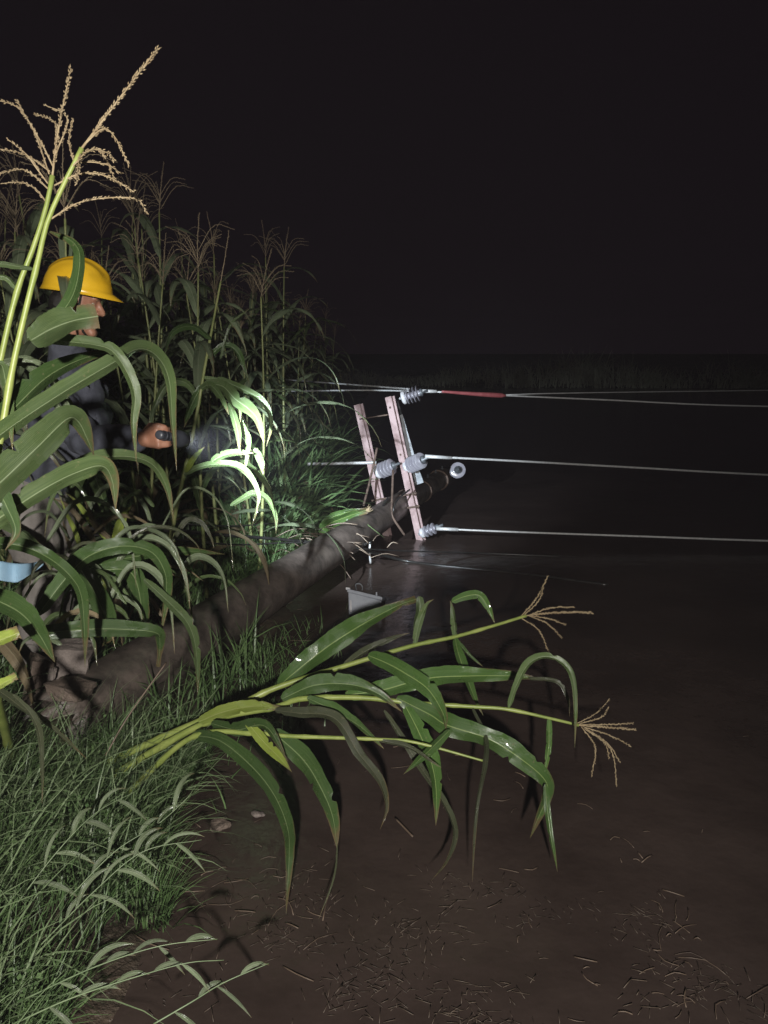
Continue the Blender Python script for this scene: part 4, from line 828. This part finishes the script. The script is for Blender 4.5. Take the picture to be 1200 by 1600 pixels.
# ------------------------------------------------------------------ ground cover
def blades(name, roots, hs, lean, wd, m, label, cat, seed, droop=0.6, seg=4, dirs=None):
    rs = np.random.RandomState(seed); n_ = len(roots); roots = np.asarray(roots); hs = np.asarray(hs)
    az = rs.uniform(0, 2 * np.pi, n_) if dirs is None else np.asarray(dirs) + rs.normal(0, 0.7, n_)
    e0 = rs.uniform(0.9, 1.45, n_); e1 = e0 - rs.uniform(0.3, 1.6, n_) * droop * 1.6
    L = hs[:, None] / seg; pos = roots.copy(); V = []
    sx = -np.sin(az); sy = np.cos(az); tw = rs.uniform(-0.8, 0.8, n_)
    for k in range(seg + 1):
        f = k / seg; wv = wd * rs.uniform(0.7, 1.3, n_) * (1 - f ** 1.6) + 0.0003
        off = np.stack([sx * wv / 2, sy * wv / 2, tw * wv / 2], 1)
        if k < seg: V += [pos - off, pos + off]
        else: V += [pos.copy()]
        e = e0 + (e1 - e0) * f
        pos = pos + np.stack([np.cos(az) * np.cos(e), np.sin(az) * np.cos(e), np.sin(e)], 1) * L
    nv = 2 * seg + 1; A_ = np.stack(V, 1).reshape(-1, 3)
    loops = []; starts = []; tot = []
    base = (np.arange(n_) * nv)[:, None]
    quads = [np.concatenate([base + 2 * k, base + 2 * k + 1, base + 2 * k + 3, base + 2 * k + 2], 1) for k in range(seg - 1)]
    tri = np.concatenate([base + 2 * (seg - 1), base + 2 * (seg - 1) + 1, base + 2 * seg], 1)
    q = np.concatenate(quads, 0) if quads else np.zeros((0, 4), int)
    me = bpy.data.meshes.new(name); me.vertices.add(len(A_)); me.vertices.foreach_set('co', A_.ravel())
    nl = q.size + tri.size; me.loops.add(nl); me.loops.foreach_set('vertex_index', np.concatenate([q.ravel(), tri.ravel()]))
    me.polygons.add(len(q) + len(tri)); st = np.concatenate([np.arange(len(q)) * 4, q.size + np.arange(len(tri)) * 3]); me.polygons.foreach_set('loop_start', st)
    me.update(calc_edges=True); me.validate(); me.materials.append(m)
    me.polygons.foreach_set('use_smooth', [True] * len(me.polygons))
    o = link(name, me); return stuff(o, label, cat)
gr = random.Random(11)
def scatter(n_, xr, yr, cond=lambda x, y: True, dens=None):
    out = []
    while len(out) < n_:
        x = gr.uniform(*xr); y = gr.uniform(*yr)
        if cond(x, y) and (dens is None or gr.random() < dens(x, y)): out.append((x, y, ground_z(x, y) - 0.01))
    return out
def notpole(x, y):
    p = Vector((x, y, 0)); a = Vector((A.x, A.y, 0)); d = Vector((ax_p.x, ax_p.y, 0)).normalized(); v = p - a; t = v.dot(d)
    return not (-0.15 < t < 5.5 and (v - d * t).length < 0.17)
clump = lambda x, y: max(0.05, min(1, 0.55 + 1.3 * noise.noise(Vector((x * 2.6, y * 2.6, 7)))))
rt = scatter(13500, (-2.6, -0.50), (1.15, 3.0), lambda x, y: x < shore(y) + (0.08 if y > 2.0 else -0.10) and notpole(x, y) and x > -0.62 * y - 0.7, clump)
blades('bank_grass', rt, [gr.uniform(0.08, 0.30) for _ in rt], 0.6, 0.0042, M['grass'], 'fine wet grass covering the near bank', 'grass', 1, dirs=[gr.uniform(-1.8, 1.8) for _ in rt])
rt = scatter(1700, (-2.2, -0.45), (1.15, 2.9), lambda x, y: x < shore(y) + (0.05 if y > 2.0 else -0.12) and notpole(x, y) and x > -0.62 * y - 0.6, clump)
blades('tall_grass', rt, [gr.uniform(0.25, 0.55) for _ in rt], 0.6, 0.0055, M['grass_pale'], 'long pale grass leaning from the near bank over the water', 'grass', 2, 0.8, 5, dirs=[gr.uniform(-1.2, 1.0) for _ in rt])
rt = scatter(11000, (-5.0, -0.62), (3.0, 9.0), lambda x, y: x < shore(y) + 0.06 and notpole(x, y) and x > -0.62 * y - 0.6, clump)
blades('field_weeds', rt, [gr.uniform(0.15, 0.5) for _ in rt], 0.6, 0.009, M['grass'], 'rank grass and weeds between the corn stalks', 'weeds', 3)
# weeds at the water's edge beside the pole and in the torchlight
cw = G(468, 800, 0.1)
rt = []
for _ in range(2600):
    x = gr.gauss(cw.x - 0.1, 0.20); y = gr.gauss(cw.y + 0.1, 0.9)
    if notpole(x, y) and x < shore(y) + 0.35: rt.append((x, y, max(ground_z(x, y), -0.02)))
blades('shore_weeds', rt, [gr.uniform(0.12, 0.42) for _ in rt], 0.6, 0.011, M['grass_pale'], 'lit weeds at the water\'s edge behind the pole', 'weeds', 4)
rt = []
for _ in range(480):
    x = gr.gauss(-0.62, 0.16); y = gr.gauss(3.9, 0.42)
    if notpole(x, y): rt.append((x, y, max(ground_z(x, y), -0.03)))
blades('drowned_grass', rt, [gr.uniform(0.06, 0.24) for _ in rt], 0.6, 0.006, M['grass'], 'thin drowned grass in the water beside the pole', 'grass', 5)
# broad-leaved weeds low on the far part of the shore
rt = []
for _ in range(1500):
    x = gr.gauss(-0.95, 0.22); y = gr.uniform(6.0, 11.5)
    if x < shore(y) + 0.05: rt.append((x, y, ground_z(x, y)))
blades('shore_undergrowth', rt, [gr.uniform(0.4, 1.25) for _ in rt], 0.6, 0.035, M['herb'], 'broad-bladed undergrowth along the shore under the wires', 'undergrowth', 6, 0.75, 6)
# tiny leaves of the ground weeds in the bottom corner
rs = np.random.RandomState(9); mbv = MB()
for (x, y, z) in scatter(5200, (-2.0, -0.8), (1.1, 2.9), lambda x, y: x < -0.82 - 0.12 * math.sin(3 * y) and x > -0.62 * y - 0.5 and notpole(x, y), clump):
    a = gr.uniform(0, 6.28); z += gr.uniform(0.03, 0.22); L = gr.uniform(0.008, 0.018); d = Vector((math.cos(a), math.sin(a), gr.uniform(-0.5, 0.5))).normalized(); s_ = d.cross(Vector((gr.uniform(-.4, .4), gr.uniform(-.4, .4), 1))).normalized() * L * 0.42
    p = Vector((x, y, z)); b_ = len(mbv.v); mbv.v += [p, p + d * L * 0.5 + s_, p + d * L, p + d * L * 0.5 - s_]; mbv.quad((b_, b_ + 1, b_ + 2, b_ + 3))
stuff(mbv.build('ground_weeds', M['herb'], None, False), 'small-leaved green weeds in the near corner of the bank', 'weeds')
# far bank vegetation
rt = scatter(9000, (-26, 34), (FAR - 1.2, FAR + 4), None or (lambda x, y: ground_z(x, y) > -0.02), lambda x, y: max(0.05, min(1, 0.5 + 1.2 * noise.noise(Vector((x * 0.35, y * 0.5, 2))))))
blades('far_reeds', rt, [gr.uniform(0.4, 1.3) * max(0.3, 0.9 + 2.2 * noise.noise(Vector((q[0] * 0.22, 3.3, 1)))) for q in rt], 0.6, 0.05, M['reed'], 'faint tall grass on the far bank beyond the flood', 'reeds', 8)
# straw and stalk bits afloat
mbs = MB()
for i in range(620):
    if i < 540:
        px = gr.uniform(230, 1200); py = gr.uniform(1290, 1600) if gr.random() < 0.8 else gr.uniform(1150, 1300)
        p = G(px, py, 0.004)
    else:
        p = G(gr.gauss(380, 60), gr.gauss(1010, 50), 0.004)
    if p.x < shore(p.y) - 0.02: continue
    if i < 540 and gr.random() > 0.02 + 1.1 * max(0, noise.noise(Vector((p.x * 3.1, p.y * 3.1, 4))) + 0.05): continue
    a = gr.gauss(0.3, 0.9); L = gr.uniform(0.015, 0.07) if gr.random() < 0.85 else gr.uniform(0.07, 0.15); wv = gr.uniform(0.0006, 0.0022); d = Vector((math.cos(a), math.sin(a), 0)); s_ = Vector((-d.y, d.x, 0)); bend = gr.uniform(-0.2, 0.2) * L
    pts = [p - d * L / 2 + Vector((0, 0, gr.uniform(-.004, .004))), p + s_ * bend + Vector((0, 0, gr.uniform(0, .006))), p + d * L / 2 + Vector((0, 0, gr.uniform(-.004, .006)))]
    mbs.tube(spline(pts, 5), wv, 4)
stuff(mbs.build('floating_straw', M['straw']), 'bits of wet straw and stalk floating on the brown water', 'straw')

mbs = MB()
for c_ in range(30):                                                # drifted mats of fine bits
    px, py = gr.uniform(250, 1150), gr.uniform(1370, 1610); ctr = G(px, py, 0.003)
    if ctr.x < shore(ctr.y) + 0.05: continue
    a0 = gr.uniform(0, 3.14); spx, spy = gr.uniform(0.03, 0.16), gr.uniform(0.02, 0.06)
    for _ in range(gr.randint(10, 42)):
        u, v = gr.gauss(0, spx), gr.gauss(0, spy); p = ctr + Vector((u * math.cos(a0) - v * math.sin(a0), u * math.sin(a0) + v * math.cos(a0), 0)); a = a0 + gr.gauss(0, 0.9); L = gr.uniform(0.008, 0.05); d = Vector((math.cos(a), math.sin(a), 0))
        mbs.tube([p - d * L / 2, p + d * L / 2 + Vector((0, 0, gr.uniform(0, 0.004)))], gr.uniform(0.0005, 0.0014), 3)
stuff(mbs.build('drift_mats', M['straw_fine']), 'drifted mats of fine dark plant bits on the shallow water', 'debris')
mbs = MB()
for i in range(46):
    p = P(gr.gauss(520, 32), gr.gauss(850, 16), 5.85 + gr.uniform(-0.12, 0.1)); a = gr.gauss(0.2, 0.8); L = gr.uniform(0.08, 0.34)
    d = Vector((math.cos(a), math.sin(a) * 0.6, gr.gauss(-0.15, 0.25))).normalized()
    mbs.tube(spline([p - d * L / 2, p + Vector((0, 0, gr.uniform(0, .03))), p + d * L / 2], 6), gr.uniform(0.002, 0.005), 4)
stuff(mbs.build('tangled_straw', M['straw_light']), 'tangle of wet straw and stems caught over the pole', 'straw')

# single grass stems leaning over the mud
def grass_stem(pix, d0, d1, nleaf, label, group=None, m='grass_pale', ll=80, seed=0, wl=8):
    rr_ = random.Random(seed); n_ = len(pix); pts = [P(x, y, d0 + (d1 - d0) * i / (n_ - 1)) for i, (x, y) in enumerate(pix)]
    t = thing('grass_stem', label, 'grass', pts[0], group); c = spline(pts, 30); mb = MB(); mb.tube(c, [0.0022 - 0.0013 * i / 29 for i in range(30)], 5); mb.build('stem', M[m], t)
    vd = (c[15] - CAM).normalized()
    for k in range(nleaf):
        f = 0.18 + 0.80 * k / nleaf; i = int(f * 29); tg = (c[i] - c[max(i - 2, 0)]).normalized(); up2 = tg.cross(vd).normalized() * (1 if k % 2 else -1)
        if up2.z < 0 and rr_.random() < 0.4: up2 = -up2
        L = ll / F * d0 * rr_.uniform(0.6, 1.15); q = c[i]; dr_ = (tg * 0.75 + up2 * rr_.uniform(0.35, 0.9)).normalized()
        cs = [q.copy()]
        for j in range(9): dr_ = (dr_ + Vector((rr_.uniform(0, .12), 0, -0.17))).normalized(); q = q + dr_ * L / 9; cs.append(q.copy())
        sd = [dr_.cross(vd).normalized() + vd * 0.3 for _ in cs]
        link('blade', leaf_mesh(cs, sd, wl / F * d0 * rr_.uniform(0.7, 1.2), rr_, m=M['leaf_field'], name='blade', wave=0.05), t)
    return t
GS = [([(40, 1560), (150, 1510), (250, 1478), (340, 1467)], 1.75, 1.85, 6, 'grass stem with drooping blades reaching from the corner over the mud'),
      ([(60, 1480), (150, 1390), (225, 1330), (315, 1312)], 2.0, 2.15, 9, 'long grass stem with many hanging blades at the middle of the bank edge'),
      ([(110, 1400), (180, 1330), (250, 1285), (300, 1240)], 2.15, 2.3, 6, 'grass stem slanting up to the dark water beside the corn roots'),
      ([(20, 1600), (110, 1560), (200, 1530), (290, 1505), (350, 1500)], 1.65, 1.75, 5, 'grass stem lying low along the mud at the bottom edge'),
      ([(240, 1600), (300, 1565), (350, 1535), (420, 1505)], 1.7, 1.8, 4, 'short sparse grass stem standing apart in the brown mud'),
      ([(20, 1420), (90, 1330), (150, 1270), (215, 1235)], 2.1, 2.3, 7, 'upright grass stem in front of the pole foot')]
for i, (px_, d0, d1, nl, lb) in enumerate(GS): grass_stem(px_, d0, d1, nl, lb, seed=i + 30)
wire('dead_stem', [P(165, 1180, 2.62), P(200, 1120, 2.66), P(260, 1035, 2.75)], 0.0028, 'thin dead stem leaning across the muddy pole', 'stem', 'straw', 20)
wire('dead_stem', [G(618, 1279, 0.02), G(645, 1307, 0.02)], 0.0035, 'short pale stem floating below the dangling corn leaves', 'stem', 'straw', 8)
for (px, py, s_, lb) in ((343, 1288, 0.034, 'pinkish lump of wet debris on the dark mud'), (404, 1272, 0.022, 'little pale scrap beside the hanging corn leaf')):
    bm = bmesh.new(); bmesh.ops.create_icosphere(bm, subdivisions=3, radius=s_)
    for v in bm.verts: v.co *= 1 + 0.6 * noise.noise(v.co * 40 + Vector((px, 0, 0))); v.co.z *= 0.5
    me = bpy.data.meshes.new('debris'); bm.to_mesh(me); bm.free(); me.materials.append(M['mudstone'] if s_ > 0.03 else M['stone']); o = link('debris', me); o.location = G(px, py, 0.008); tag(o, lb, 'debris')

# ------------------------------------------------------------------ damp night air
m = bpy.data.materials.new('night_air'); m.use_nodes = True; n = m.node_tree; n.nodes.clear()
vo = n.nodes.new('ShaderNodeVolumePrincipled'); vo.inputs['Color'].default_value = (0.97, 0.93, 1.0, 1); vo.inputs['Density'].default_value = 0.0017; vo.inputs['Anisotropy'].default_value = 0.0
oo = n.nodes.new('ShaderNodeOutputMaterial'); n.links.new(vo.outputs[0], oo.inputs['Volume'])
mb = MB(); mb.box((0, 18, 1.1), Vector((60, 0, 0)), Vector((0, 40, 0)), Vector((0, 0, 2.9))); hz = mb.build('haze', m, None, False); stuff(hz, 'thin damp haze hanging in the night air', 'haze')
